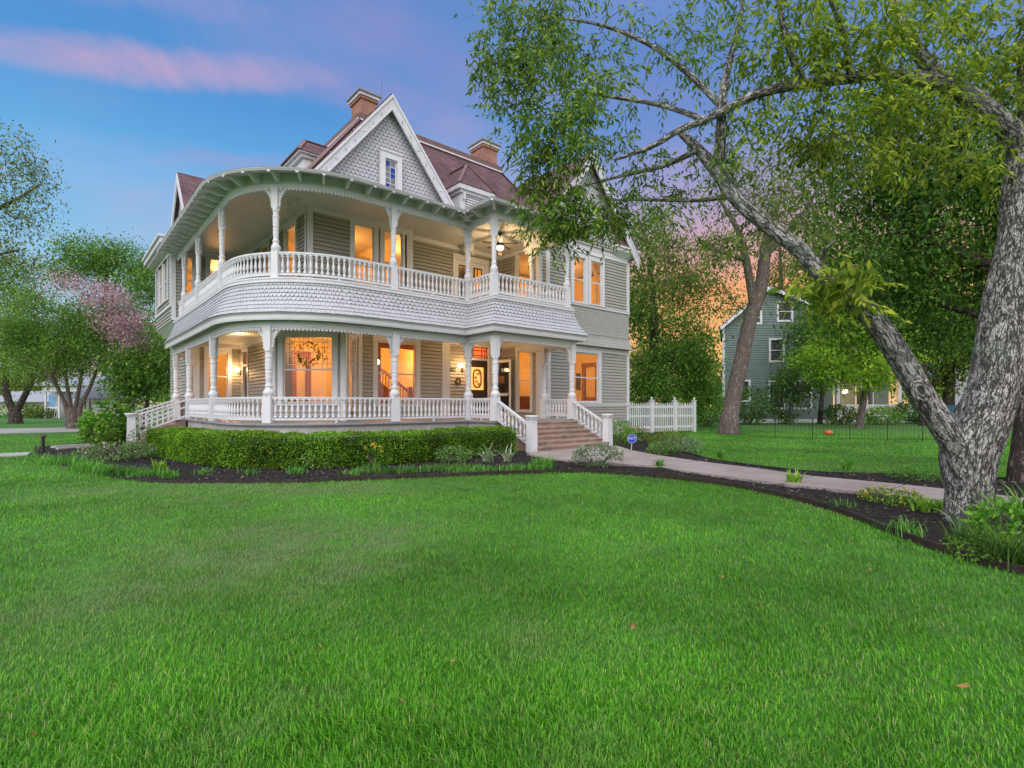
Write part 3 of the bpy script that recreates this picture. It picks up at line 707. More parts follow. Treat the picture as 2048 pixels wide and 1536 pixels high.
# house number
def text3d(name,s,size,m,parent,fr,a,b,z,ext=.012):
    c=bpy.data.curves.new(name,'FONT'); c.body=s; c.size=size; c.extrude=ext; c.align_x='CENTER'; c.align_y='CENTER'
    t=bpy.data.objects.new(name,c); COL.objects.link(t); dg=bpy.context.evaluated_depsgraph_get(); me=bpy.data.meshes.new_from_object(t.evaluated_get(dg)); 
    bpy.data.objects.remove(t); me.name=name
    mx=Matrix(((fr.t.x,0,fr.n.x,fr.w(a,b,z)[0]),(fr.t.y,0,fr.n.y,fr.w(a,b,z)[1]),(0,1,0,z),(0,0,0,1))); me.transform(mx)
    me.materials.clear(); me.materials.append(m); return link(name,me,parent)
text3d('house_number','1402',.24,M['iron'],HOUSE,FR1,.42,.035,2.98)

# ---- interior, seen through the lit windows
mb=MB()
def wl(x0,y0,x1,y1,z0,z1): mb.prism([(x0,y0,z0),(x1,y1,z0),(x1,y1,z1),(x0,y0,z1)],Vector((-(y1-y0),x1-x0,0)).normalized()*.08)
for z0,z1 in ((F1,C1-.02),(F2,C2)):
    wl(6.6,22.6,15.4,22.6,z0,z1); wl(12.3,18.7,12.3,22.6,z0,z1); wl(15.6,20.6,21.5,20.6,z0,z1); wl(15.6,18.7,15.6,20.6,z0,z1); wl(21.5,16.2,21.5,20.6,z0,z1); (wl(10.4,19.2,10.4,22.6,z0,z1) if z0>4 else None); wl(9.6,22.7,9.6,31,z0,z1); wl(4.5,30.9,9.6,30.9,z0,z1); wl(8.7,22.7,8.7,31,z0,z1)
mb.build('interior_wall',M['plaster'],HOUSE)
slab('interior_floor',[(15.5,16.1),(21.6,16.1),(21.6,31),(15.5,31)],.9,.96,M['ifloor']); slab('interior_floor',[(15.5,16.1),(21.6,16.1),(21.6,31),(15.5,31)],C1,5.2,M['ceil']); slab('interior_ceiling',[(15.5,16.1),(21.6,16.1),(21.6,31),(15.5,31)],C2+.1,C2+.2,M['ceil'])
slab('interior_floor',[(3.85,26.75),(6.5,26.75),(6.5,31.05),(3.85,31.05)],5.06,5.18,M['ifloor']); slab('interior_ceiling',[(3.85,26.75),(6.5,26.75),(6.5,31.05),(3.85,31.05)],C2-.1,C2-.02,M['ceil'])
# door casings, furniture silhouettes in oak
mb=MB()
mb.box((7.42,22.38,F1),(7.6,22.5,3.5)); mb.box((8.02,22.38,F1),(8.2,22.5,3.5)); mb.box((7.42,22.38,3.501),(8.2,22.5,3.75)); mb.box((7.1,22.2,F1),(7.3,22.5,2.6))
mb.box((10.15,20.3,F1),(10.35,20.5,3.9)); mb.box((12.0,20.28,F1),(12.2,20.5,3.9)); mb.box((10.15,20.26,3.901),(12.2,20.5,4.2))
mb.box((21.3,17.75,F1),(21.44,17.9,3.5)); mb.box((21.3,18.62,F1),(21.44,18.82,3.5)); mb.box((21.28,17.75,3.501),(21.44,18.82,3.72)); mb.box((21.38,17.9,F1),(21.42,18.62,1.9))
mb.box((17.0,20.3,F1),(18.6,20.5,1.9))
mb.build('oak_door_casing',M['wood'],HOUSE)
mb=MB() # staircase in the hall window
for k in range(9): mb.box((9.3+k*.0,0,0),(0,0,0)) if 0 else None
mb.prism([(10.4,21.0,1.0),(12.1,21.0,1.0),(12.1,21.0,1.5),(10.4,21.0,2.7)],(0,.08,0))
mb.beam((10.4,20.95,3.25),(12.1,20.95,2.05),.08,.09)
for k in range(12): mb.beam((10.5+k*.14,20.95,2.65-k*.099),(10.5+k*.14,20.95,3.15-k*.099),.03,.03,up=(0,1,0))
mb.box((11.95,20.75,1.0),(12.12,20.92,2.3)); mb.build('staircase',M['wood'],HOUSE)
mb=MB(); mb.box((16.0,18.2,F1),(17.3,18.9,1.9)); mb.build('hall_cabinet',M['wood'],HOUSE)
# a dark narrow panel picture in the dining room
mb=MB(); mb.box((21.38,19.0,2.3),(21.42,19.3,3.2)); mb.build('picture_frame',M['darkwood'],HOUSE)

# ---- gables and roofs ---------------------------------------------------
def roof(name,polys,th=.07,parent=HOUSE,m='roof'):
    mb=MB()
    for P in polys:
        P=[Vector(p) for p in P]; n=(P[1]-P[0]).cross(P[2]-P[0]).normalized()
        if n.z<0: P=P[::-1]; n=-n
        mb.prism([p-n*th for p in P],n*th)
    return mb.build(name,M[m],parent,uv=True)
# main hipped roof with a flat railed deck
D=[(9.5,20.5,13.3),(17.0,20.5,13.3),(17.0,28,13.3),(9.5,28,13.3)]; E_=[(6.1,17.9,8.95),(20.3,17.9,8.95),(20.3,31.2,8.95),(6.1,31.2,8.95)]
MAIN=roof('main_roof',[[E_[0],E_[1],D[1],D[0]],[E_[3],E_[0],D[0],D[3]],[E_[1],E_[2],D[2],D[1]],[E_[2],E_[3],D[3],D[2]],D])
mb=MB(); mb.box((9.45,20.42,13.27),(17.1,20.56,13.52)); mb.box((9.42,20.56,13.271),(9.56,28,13.521)); mb.box((16.98,20.56,13.268),(17.1,28,13.518)); mb.build('roof_deck_edge',M['ridge'],MAIN)
mb=MB(); mb.box((9.38,20.36,13.20),(17.14,20.44,13.262)); mb.box((9.36,20.36,13.20),(9.44,28,13.261)); mb.build('deck_flashing',M['trim'],MAIN)
mb=MB()
for a,b in ((E_[0],D[0]),(E_[1],D[1]),(E_[3],D[3])): mb.beam(Vector(a)+Vector((0,0,.03)),Vector(b)+Vector((0,0,.03)),.2,.03)
mb.build('ridge_cap',M['ridge'],MAIN)
# front gable
AX,AZ,GY,SL=9.50,13.05,17.75,1.255
def gx(z): return (AZ-z)/SL
zb=8.62
GR=roof('gable_roof',[[(AX,GY,AZ+.06),(AX-gx(zb),GY,zb+.06),(AX-gx(zb),22.5,zb+.06),(AX,22.5,AZ+.06)],[(AX,GY,AZ+.06),(AX+gx(zb),GY,zb+.06),(AX+gx(zb),22.5,zb+.06),(AX,22.5,AZ+.06)]])
mb=MB(); FGb=Fr((AX,GY),(1,0))
def rake(mb,fr,z_top,z_bot,sl,wd,b0,b1,drop=0):
    for sg in (-1,1):
        x1=(z_top-z_bot)/sl
        pts=[(0,z_top-drop),(sg*x1,z_bot-drop),(sg*x1,z_bot-wd*1.6-drop),(0,z_top-wd*1.6-drop)]
        mb.prism([fr.w(a,b0,z) for a,z in pts],fr.n*(b1-b0))
rake(mb,FGb,AZ,zb-.3,SL,.36,-.02,.03); BARGE=mb.build('bargeboard',M['trimold'],HOUSE)
mb=MB(); rake(mb,FGb,AZ+.02,zb-.3,SL,.075,.03,.075); rake(mb,FGb,AZ-.50,zb-.3,SL,.035,.03,.05); mb.build('barge_moulding',M['trim'],BARGE)
mb=MB()
for sg in (-1,1):
    for k in range(1,9):
        z=AZ-.45-k*.43; a=sg*(AZ-.34-z)/SL*1.0; L=.11 if k%3==0 else .06; c=1/math.hypot(1,SL)
        if k%3==0: FGb.box(mb,a-.06,a+.06,.031,.036,z-.02,z+.0)
        else: FGb.box(mb,a-.012,a+.012,.031,.037,z-.07,z+.05)
mb.build('barge_slot',M['backer'],BARGE)
rf_=MB()
for sg in (-1,1): rf_.poly([FGb.w(0,-.3,AZ-.04),FGb.w(0,0,AZ-.04),FGb.w(sg*gx(zb),0,zb-.04),FGb.w(sg*gx(zb),-.3,zb-.04)])
rf_.build('gable_soffit',M['trim'],HOUSE)
mb=MB(); F3=Fr((AX,18.05),(1,0)); wz=(9.55,10.75); wx=(-.215,.285)
mb.poly([F3.w(-gx(8.3),.0,8.3),F3.w(gx(8.3),.0,8.3),F3.w(0,.0,AZ-.1)],1)
scales(mb,F3,-3.6,3.6,8.6,AZ-.1,lambda a,z:abs(a)<gx(z)-.03 and not(wx[0]-.05<a<wx[1]+.05 and wz[0]-.1<z<wz[1]+.1),row=.135,wd=.17)
mb.build('gable_wall',[M['scale'],M['backer']],HOUSE)
F3w=Fr((AX,17.93),(1,0)); wgo=window(F3w,wx[0],wx[1],9.3,10.70,trim=.19,two=False,muntin=(2,6,9.4,10.66),glass='dglass',depth=-.001 if 0 else .06,tp=.09,name='attic_window')
mb=MB(); 
for i in range(2):
    for j in range(6):
        if (i+j*3)%5 in (0,3): a=wx[0]+.05+i*.21; z=9.4+j*.21; F3w.box(mb,a,a+.19,-.024,-.021,z,z+.19)
mb.build('blue_pane',mat('blue_stained_glass',(.02,.05,.30),.1,.05),wgo)
# right wing gable
WX,WZ,WY,WS=18.5,13.0,15.66,1.23
wzb=8.72
roof('wing_roof',[[(WX,WY,WZ+.06),(WX-(WZ-wzb)/WS,WY,wzb+.06),(WX-(WZ-wzb)/WS,25,wzb+.06),(WX,25,WZ+.06)],[(WX,WY,WZ+.06),(WX+(WZ-wzb)/WS,WY,wzb+.06),(WX+(WZ-wzb)/WS,25,wzb+.06),(WX,25,WZ+.06)]])
FWg=Fr((WX,WY),(1,0)); mb=MB(); rake(mb,FWg,WZ,wzb,WS,.3,-.02,.04); rake(mb,FWg,WZ+.03,wzb,WS,.07,.04,.08); mb.build('bargeboard',M['trimold'],HOUSE)
mb=MB(); F4=Fr((WX,16.04),(1,0)); wg=lambda z:min((WZ-z)/WS,3.12)
mb.poly([F4.w(-3.03,0,8.5),F4.w(3.12,0,8.5),F4.w(3.12,0,9.2),F4.w(0,0,WZ),F4.w(-3.03,0,9.3)],1); scales(mb,F4,-3.03,3.12,9.25,WZ-.05,lambda a,z:abs(a)<wg(z)-.02,row=.135,wd=.17); mb.build('gable_wall',[M['scale'],M['backer']],HOUSE)
wall(Fr((15.47,16.03),(1,0)),0,6.16,8.72,9.26)
mb=MB(); mb.box((20.3,15.70,8.93),(22.0,16.3,9.08)); mb.box((20.24,15.64,9.081),(22.06,16.3,9.17)); mb.hexa([(20.6,15.95,8.72),(21.7,15.95,8.72),(21.7,16.3,8.72),(20.6,16.3,8.72),(20.3,15.72,8.929),(22.0,15.72,8.929),(22.0,16.3,8.929),(20.3,16.3,8.929)]); mb.build('cornice_return',M['trim'],HOUSE)
mb=MB(); mb.prism([(20.24,15.64,9.172),(22.06,15.64,9.172),(21.9,16.04,9.9),(20.6,16.04,9.9)],(0,.05,.02)); mb.build('cornice_roof',M['roof'],HOUSE,uv=True)
# left wing with its projecting box bay
FO=Fr((3.9,26.7),(1,0)); wall(FO,0,2.6,F1,C1,[(1.29,2.08,1.7,3.86),(.14,.48,1.7,3.6)]); wall(FO,0,2.6,5.1,C2,[(1.35,2.16,5.9,8.08),(.42,.72,5.9,8.0)])
window(FO,1.29,2.08,1.7,3.86,trim=.16); window(FO,.14,.48,1.7,3.6,trim=.08); window(FO,1.35,2.16,5.9,8.08,trim=.16); window(FO,.42,.72,5.9,8.0,trim=.10)
boards(FO,[(-.1,.06,.045,5.15,8.1),(.7,.95,.04,F1,4.1),(0,2.6,.05,4.08,C1),(0,2.6,.05,8.1,C2)],'trim_boards')
FOL=Fr((3.8,31.1),(0,-1)); wall(FOL,0,4.4,5.1,8.2,[(.9,2.05,6.2,8.0),(2.35,3.5,6.2,8.0)])
window(FOL,.9,2.05,6.2,8.0,trim=.14,glass='dglass'); window(FOL,2.35,3.5,6.2,8.0,trim=.14,glass='dglass')
boards(FOL,[(0,.15,.045,5.8,8.1),(4.27,4.44,.045,5.8,8.1),(0,4.43,.07,5.72,5.82),(0,4.43,.06,8.0,8.15)],'trim_boards')
wall(Fr((4.4,31.1),(0,-1)),0,4.4,0,5.0); wall(Fr((3.8,31.1),(0,1)),0,.01,5,5.1)
mb=MB(); mb.poly([(3.8,26.72,5.1),(3.8,31.1,5.1),(4.42,31.1,4.6),(4.42,26.72,4.6)]); mb.poly([(3.8,26.70,5.1),(4.42,26.70,4.6),(4.42,26.70,5.1)]); mb.build('bay_underside',M['trim'],HOUSE)
mb=MB(); mb.prism([(3.45,26.35,8.20),(3.45,31.45,8.20),(6.5,31.45,8.20),(6.5,26.35,8.20)],(0,0,.12)); mb.prism([(3.33,26.23,8.321),(3.33,31.57,8.321),(6.5,31.57,8.321),(6.5,26.23,8.321)],(0,0,.22)); mb.prism([(3.25,26.15,8.542),(3.25,31.65,8.542),(6.5,31.65,8.542),(6.5,26.15,8.542)],(0,0,.10)); mb.build('bay_cornice',M['trimold'],HOUSE)
lx=4.35; ly=28.9; lz=12.35; ls=1.25; lb=8.7
roof('wing_roof',[[(lx,ly,lz+.06),(lx,ly-(lz-lb)/ls,lb+.06),(9.5,ly-(lz-lb)/ls,lb+.06),(9.5,ly,lz+.06)],[(lx,ly,lz+.06),(lx,ly+(lz-lb)/ls,lb+.06),(9.5,ly+(lz-lb)/ls,lb+.06),(9.5,ly,lz+.06)]])
FLg=Fr((lx,ly),(0,-1)); mb=MB(); rake(mb,FLg,lz,lb,ls,.3,-.02,.04); mb.build('bargeboard',M['trimold'],HOUSE)
mb=MB(); F5=Fr((lx+.22,ly),(0,-1)); mb.poly([F5.w(-(lz-lb)/ls,0,lb),F5.w((lz-lb)/ls,0,lb),F5.w(0,0,lz)],1); scales(mb,F5,-3,3,lb,lz-.05,lambda a,z:abs(a)<(lz-z)/ls-.02,row=.15,wd=.2); mb.build('gable_wall',[M['scale'],M['backer']],HOUSE)
# dormers
def dormer(name,c,t,hw,dep,z0,z1,ze,ridge_z,front_over):
    fr=Fr(c,t); mb=MB(); fr.box(mb,-hw,hw,-dep,0,z0,z1); d=mb.build(name,M['trim'],HOUSE)
    mb=MB(); o=.22; fr.box(mb,-hw-.10,hw+.10,-dep,.12,z1+.002,z1+.12); fr.box(mb,-hw-o,hw+o,-dep,o,z1+.122,ze); mb.build('dormer_cornice',M['trimold'],d)
    w=fr.w; a=hw+o+.03; apb=-front_over
    roof('dormer_roof',[[w(-a,o+.03,ze),w(a,o+.03,ze),w(0,apb,ridge_z)],[w(a,o+.03,ze),w(a,-dep-1.6,ze),w(0,-dep-1.6,ridge_z),w(0,apb,ridge_z)],[w(-a,o+.03,ze),w(-a,-dep-1.6,ze),w(0,-dep-1.6,ridge_z),w(0,apb,ridge_z)]],.04,d)
    mb=MB()
    for s in (-1,1): mb.beam(w(s*a,o+.03,ze+.01),w(0,apb,ridge_z+.01),.13,.03)
    mb.beam(w(0,apb,ridge_z+.01),w(0,-dep-1.2,ridge_z+.01),.13,.03); mb.build('ridge_cap',M['ridge'],d)
    return d,fr
d,fr=dormer('roof_dormer',(13.42,17.85),(1,0),.72,2.2,9.0,10.28,10.60,11.85,.55)
mb=MB()
for k in range(9): z=9.3+k*.10; mb.prism([fr.w(-.45,.005,z),fr.w(-.45,.04,z-.01),fr.w(-.45,.012,z+.07)],fr.t*.9)
mb.build('louver_vent',M['iron'] if 0 else M['trim'],d); mb=MB(); fr.box(mb,-.46,.46,0,.004,9.2,10.2); mb.build('vent_opening',M['iron'],d)
mb=MB()
for s in (-1,1): fr.box(mb,s*.62-.07,s*.62+.07,0,.05,9.0,10.28); fr.box(mb,s*.62-.05,s*.62+.05,.05,.16,10.0,10.28)
mb.build('dormer_pilaster',M['trimold'],d)
dormer('roof_dormer',(6.78,19.95),(0,-1),.70,2.4,9.2,10.40,10.58,11.38,.30)
# chimneys
def curtain(x0,x1,y,z0,z1,name='curtain',sc=0):
    mb=MB(); n=max(8,int((x1-x0)/.02)); 
    P=[(x0+(x1-x0)*i/n, y+.025*math.sin(i*1.3)+.01*math.sin(i*.47), z0+sc*abs(math.sin(i*.26))) for i in range(n+1)]
    for a,b in zip(P,P[1:]): mb.poly([a,b,(b[0],b[1],z1),(a[0],a[1],z1)])
    return mb.build(name,M['curtain'],HOUSE,smooth=True)
M['curtain']=leafmat('sheer_curtain',(.72,.68,.60),(.74,.70,.62),None,.5)
for a0,a1 in ((8.15,8.92),(9.33,10.10)): curtain(a0+.02,a1-.02,18.32,6.62,6.98,'valance',.06); curtain(a0+.02,a0+.20,18.34,5.5,6.7); curtain(a1-.20,a1-.02,18.34,5.5,6.7)
curtain(17.62,17.80,16.30,6.1,8.2); curtain(19.38,19.54,16.30,6.1,8.2); curtain(17.62,19.54,16.34,7.9,8.2,'valance',.05)
curtain(17.5,17.66,16.32,1.6,3.9); curtain(9.06,9.2,18.34,1.4,3.9)
mb=MB()
mb.lathe([(.12,F1),(.14,F1+.04),(.03,F1+.06),(.03,F1+.5)],(18.4,18.7,.9),10); mb.lathe([(.2,2.35),(.12,2.65)],(18.4,18.7,0),14); mb.box((17.9,18.3,F1),(18.9,19.1,F1+.78)); mb.build('lamp_table',M['darkwood'],HOUSE)
mb=MB(); mb.box((8.2,19.6,5.2),(9.8,21.4,5.75)); mb.box((8.2,21.3,5.2),(9.8,21.42,6.5)); mb.build('bed',M['curtain'],HOUSE)
def chimney(x0,y0,x1,y1,z0,z1):
    mb=MB(); mb.box((x0,y0,z0),(x1,y1,z1-.42)); mb.box((x0-.06,y0-.06,z1-.42),(x1+.06,y1+.06,z1-.30))
    c=mb.build('chimney',M['brick'],MAIN,uv=True)
    mb=MB(); mb.box((x0-.10,y0-.10,z1-.299),(x1+.10,y1+.10,z1-.17)); mb.build('chimney_crown',M['trimold'],HOUSE) if 0 else mb.build('chimney_crown',M['trimold'],MAIN)
    mb=MB(); mb.prism([(x0-.17,y0-.17,z1-.168),(x1+.17,y0-.17,z1-.168),(x1+.17,y1+.17,z1-.168),(x0-.17,y1+.17,z1-.168)],(0,0,.06)); 
    mb.hexa([(x0-.17,y0-.17,z1-.107),(x1+.17,y0-.17,z1-.107),(x1+.17,y1+.17,z1-.107),(x0-.17,y1+.17,z1-.107),(x0+.1,y0+.1,z1+.02),(x1-.1,y0+.1,z1+.02),(x1-.1,y1-.1,z1+.02),(x0+.1,y1-.1,z1+.02)]); mb.build('chimney_cap',M['dark_roof'],MAIN)
chimney(9.75,20.9,10.45,21.85,12.6,14.85); chimney(16.05,20.65,16.95,21.6,11.8,14.75)
mb=MB(); mb.tube([(10.9,21.3,13.2),(10.9,21.3,15.9)],.008,5); mb.build('lightning_rod',M['bronze'],MAIN)
# ================================================================= LAMPS
def plight(loc,w,c=(1,.56,.22),r=.12,name='point_light'):
    l=bpy.data.lights.new(name,'POINT'); l.energy=w; l.color=c; l.shadow_soft_size=r
    o=bpy.data.objects.new(name,l); COL.objects.link(o); o.location=loc; return o
M['bulb']=glow('lit_lamp_globe',(1,.82,.5),6)
def sconce(name,fr,a,z,arms,label,w=6):
    p=fr.w(a,0,z); t=thing(name,p,label,'wall lamp','lit wall lamps on the porch')
    mb=MB(); mb.lathe([(.02,-.16),(.05,-.14),(.05,.02),(.02,.05)],(p[0]+fr.n.x*.03,p[1]+fr.n.y*.03,z),8)
    ends=[]
    for d in arms:
        q=Vector(fr.w(a+d,.2,z+.02)); mb.tube([fr.w(a,.03,z-.05),fr.w(a+d*.4,.12,z-.09),fr.w(a+d*.9,.2,z-.06),q],.014,6); ends.append(q)
    mb.build('lamp_arm',M['bronze'],t)
    for q in ends:
        g=MB(); g.lathe([(.035,.0),(.07,.03),(.095,.085),(.085,.14),(.06,.165)],q,12); g.build('lamp_globe',M['bulb'],t,smooth=True)
        l=plight((q.x+fr.n.x*.16,q.y+fr.n.y*.16,q.z+.1),w,r=.08); l.parent=None
    return t
sconce('wall_lamp',FR1,.98,3.05,(-.19,.17),'twin globe lamp beside the front door under the house number',16)
sconce('wall_lamp',FL,.30,3.0,(.05,),'single globe lamp beside the side door on the left porch wall',28)
# lamps hanging inside the windows
def pendant(loc,label,r=.14):
    t=thing('hanging_lamp',loc,label,'hanging lamp','lamps seen through the windows'); x,y,z=loc
    g=MB(); g.lathe([(.05,-r*.6),(r*.9,-r*.3),(r,.05),(r*.7,r*.7),(.05,r*.9)],loc,14); g.build('lamp_globe',M['bulb'],t,smooth=True)
    g=MB(); g.tube([(x,y,z+r*.9),(x,y,C1-.02)],.012,5); g.build('lamp_stem',M['bronze'],t)
pendant((9.45,19.0,3.15),'glowing globe lamp behind the window left of the hall staircase',.17)
pendant((15.95,16.75,3.02),'round globe lamp behind the narrow window right of the front door',.13)
for loc,w in (((7.9,20.6,3.6),120),((11.3,20.6,3.6),100),((13.9,20.6,3.6),45),((18.6,18.2,3.7),110),((16.4,17.2,3.8),35),((6.1,28.9,3.7),110),
              ((8.4,20.6,7.7),115),((11.3,20.6,7.7),70),((14,20.6,7.6),55),((18.6,18.2,7.7),115),((6.0,28.9,7.7),100)):
    plight(loc,w*.92,(1,.44,.115),.2)
# added point lights under the porch ceiling, without fixtures, strengthening the window glow
plight((5.4,22.5,4.0),28,(1,.55,.24),.1); plight((12.6,16.6,4.05),26,(1,.55,.24),.1); plight((9.0,16.6,4.05),10,(1,.55,.24),.1)
# ceiling fan over the balcony
fx,fy,fz=13.25,15.95,7.80
t=thing('ceiling_fan',(fx,fy,fz),'dark ceiling fan with lit bowl lamp under the balcony ceiling','ceiling fan')
mb=MB(); mb.lathe([(.02,.48),(.075,.47),(.07,.40),(.02,.38)],(fx,fy,fz),10); mb.tube([(fx,fy,fz+.05),(fx,fy,fz+.45)],.018,6); mb.lathe([(.05,-.06),(.13,-.04),(.15,.03),(.11,.10),(.03,.13)],(fx,fy,fz),14); mb.build('fan_motor',M['darkwood'],t)
for k in range(5):
    a=k*2*math.pi/5+.35; d=Vector((math.cos(a),math.sin(a),0)); s=Vector((-d.y,d.x,0)); p=Vector((fx,fy,fz+.01)); z=Vector((0,0,.018))
    mb=MB(); mb.prism([p+d*.10-s*.02,p+d*.24-s*.06,p+d*.72-s*.075,p+d*.76,p+d*.72+s*.075+z,p+d*.24+s*.06+z,p+d*.10+s*.02],(0,0,.012)); mb.build('blade',M['darkwood'],t)
g=MB(); g.lathe([(.03,-.22),(.10,-.19),(.14,-.12),(.13,-.07)],(fx,fy,fz),14); g.build('lamp_bowl',glow('fan_lamp',(1,.85,.55),9),t,smooth=True)
mb=MB(); 
for s in (.05,-.06): mb.tube([(fx+s,fy,fz-.2),(fx+s,fy,fz-.42)],.005,4)
mb.build('pull_chain',M['bronze'],t)
plight((fx,fy-.02,fz-.36),70,(1,.66,.34),.12)
# star ornament
p=FR1.w(.76,.05,2.50); t=thing('round_ornament',p,'small dark round ornament with a gold star under the house number','ornament')
mb=MB(); Q=[FR1.w(.76+.15*math.cos(k*.393),.04,2.5+.15*math.sin(k*.393)) for k in range(16)]; Q2=[FR1.w(.76+.09*math.cos(k*.393),.04,2.5+.09*math.sin(k*.393)) for k in range(16)]
for k in range(16): mb.prism([Q[k],Q[(k+1)%16],Q2[(k+1)%16],Q2[k]],FR1.n*.03)
mb.build('ring',M['darkwood'],t); mb=MB(); mb.prism([FR1.w(.76+(.09 if k%2==0 else .035)*math.sin(k*.6283),.045,2.5+(.09 if k%2==0 else .035)*math.cos(k*.6283)) for k in range(10)],FR1.n*.02); mb.build('star',mat('brass',(.5,.36,.12),.4),t)

# ================================================================= GROUND
def smooth_curve(pts,n=6):
    P=[Vector((p[0],p[1],0)) for p in pts]; out=[]
    for i in range(len(P)-1):
        p0,p1,p2,p3=P[max(i-1,0)],P[i],P[i+1],P[min(i+2,len(P)-1)]
        for k in range(n):
            t=k/n; out.append(.5*((2*p1)+(p2-p0)*t+(2*p0-5*p1+4*p2-p3)*t*t+(3*p1-p0-3*p2+p3)*t**3))
    out.append(P[-1]); return [(p.x,p.y) for p in out]
BEDEDGE=smooth_curve([(-.5,25.2),(-.42,22.0),(-.05,18.2),(.74,14.3),(1.39,12.3),(2.47,11.2),(3.56,10.3),(5.28,9.5),(7.19,8.66),(8.71,7.75),(9.28,6.4),(9.36,4.8),(8.75,3.3),(8.0,2.35),(7.2,1.6),(6.75,1.1),(6.4,.5),(6.1,-1),(6.0,-4)])
FARM=smooth_curve([(14.6,-4),(14.3,1.0),(13.72,2.47),(13.05,3.47),(12.54,4.35),(12.66,5.31),(13.22,6.98),(14.64,8.7),(15.8,10.8),(18.5,12.6),(21.2,13.4),(23.5,14.6),(24.2,15.9)])
BED=BEDEDGE+FARM+[(22,16.5),(16,16.5),(14,17),(5,20),(3.5,26.5),(1.5,26.9)]
def inside(poly,x,y):
    x=np.asarray(x);y=np.asarray(y); c=np.zeros(x.shape,bool); n=len(poly); j=n-1
    for i in range(n):
        xi,yi=poly[i];xj,yj=poly[j]
        if yi!=yj:
            k=((yi>y)!=(yj>y))&(x<(xj-xi)*(y-yi)/(yj-yi)+xi); c^=k
        j=i
    return c
# ground sheet: fine near the camera
mb=MB(); mb.poly([(-400,-400,0),(400,-400,0),(400,400,0),(-400,400,0)]); tag(mb.build('ground',M['soil']),None,None,kind='structure')
# mulch: a low uneven sheet
xs=np.arange(-1.2,25,.14); ys=np.arange(-4,27,.14); GX,GYY=np.meshgrid(xs,ys); ins=inside(BED,GX,GYY)
H=np.zeros(GX.shape)
for i in range(GX.shape[0]):
    for j in range(GX.shape[1]):
        if ins[i,j]:
            q=Vector((GX[i,j]*1.0,GYY[i,j]*1.0,0)); H[i,j]=.03+.03*mnoise.noise(q*1.1)+.022*mnoise.noise(q*4)+.012*mnoise.noise(q*11)
H=np.where(ins,np.maximum(H,.012),-.05)
idx=np.arange(GX.size).reshape(GX.shape); ok=ins[:-1,:-1]|ins[1:,:-1]|ins[:-1,1:]|ins[1:,1:]
Q=np.stack([idx[:-1,:-1][ok],idx[:-1,1:][ok],idx[1:,1:][ok],idx[1:,:-1][ok]],1)
used=np.unique(Q); remap=np.full(GX.size,-1); remap[used]=np.arange(len(used))
tag(np_mesh('mulch_bed',np.stack([GX,GYY,H],-1).reshape(-1,3)[used],remap[Q],M['mulch'],smooth=True),None,None,kind='structure')
# front walk in cast slabs
Ys=[-5,-3.5,-2,-.5,1.0,2.5,4.0,5.5,7.0,8.5,10.0,11.3,11.62]; XN=[10.3,10.25,10.2,10.17,10.12,10.0,10.0,10.15,10.6,10.25,9.98,10.4,10.9]; XF=[11.15,11.15,11.15,11.15,11.25,11.5,11.5,11.98,12.35,12.9,13.7,14.7,14.95]
mb=MB()
for k in range(len(Ys)-1):
    n=4
    for s in range(n):
        t0,t1=s/n,(s+1)/n; l=lambda a,b,t:a+(b-a)*t
        g0=.016 if s==0 else 0; g1=.016 if s==n-1 else 0
        y0,y1=l(Ys[k],Ys[k+1],t0)+g0,l(Ys[k],Ys[k+1],t1)-g1
        mb.prism([(l(XN[k],XN[k+1],t0),y0,.0),(l(XF[k],XF[k+1],t0),y0,.0),(l(XF[k],XF[k+1],t1),y1,.0),(l(XN[k],XN[k+1],t1),y1,.0)],(0,0,.075))
tag(mb.build('path',M['path']),None,None,kind='structure')
mb=MB(); mb.prism([(-30,20.9,-.02),(-.6,20.95,-.02),(-.55,22.1,-.02),(-30,22.2,-.02)],(0,0,.06)); tag(mb.build('side_walk',M['drive']),None,None,kind='structure')
mb=MB(); mb.prism([(-60,38.6,-.02),(2.2,38.0,-.02),(12,40,-.02),(12,46,-.02),(-60,43.2,-.02)],(0,0,.04)); tag(mb.build('driveway',M['drive']),None,None,kind='structure')
# low concrete kerb at the end of the side bed and edging along the lawn
a,b=gnd(106,897.5),gnd(178,893)
mb=MB(); mb.beam(a+Vector((0,0,.05)),b+Vector((0,0,.05)),.30,.10); mb.beam(a+Vector((.1,-.8,.04)),b+Vector((.1,-.8,.04)),.18,.08); tag(mb.build('stone_kerb',M['drive']),'low pale concrete kerb at the left end of the mulch bed','kerb')
mb=MB(); E2=[p for p in BEDEDGE]
for (x0,y0),(x1,y1) in zip(E2,E2[1:]):
    t=Vector((x1-x0,y1-y0,0)).normalized(); nn=Vector((-t.y,t.x,0))*.02; zt=.085 if x0>4 else .05
    mb.hexa([Vector(p)+q for p,q in (((x0,y0,-.05),-nn),((x1,y1,-.05),-nn),((x1,y1,-.05),nn),((x0,y0,-.05),nn),((x0,y0,zt),-nn),((x1,y1,zt),-nn),((x1,y1,zt),nn),((x0,y0,zt),nn))])
tag(mb.build('garden_edging',M['edge']),'dark board edging curving between the front lawn and the mulch bed','edging','bed edgings')
mb=MB()
for (x0,y0),(x1,y1) in zip(FARM,FARM[1:]):
    t=Vector((x1-x0,y1-y0,0)).normalized(); nn=Vector((-t.y,t.x,0))*.012
    mb.hexa([Vector(p)+q for p,q in (((x0,y0,-.05),-nn),((x1,y1,-.05),-nn),((x1,y1,-.05),nn),((x0,y0,-.05),nn),((x0,y0,.06),-nn),((x1,y1,.06),-nn),((x1,y1,.06),nn),((x0,y0,.06),nn))])
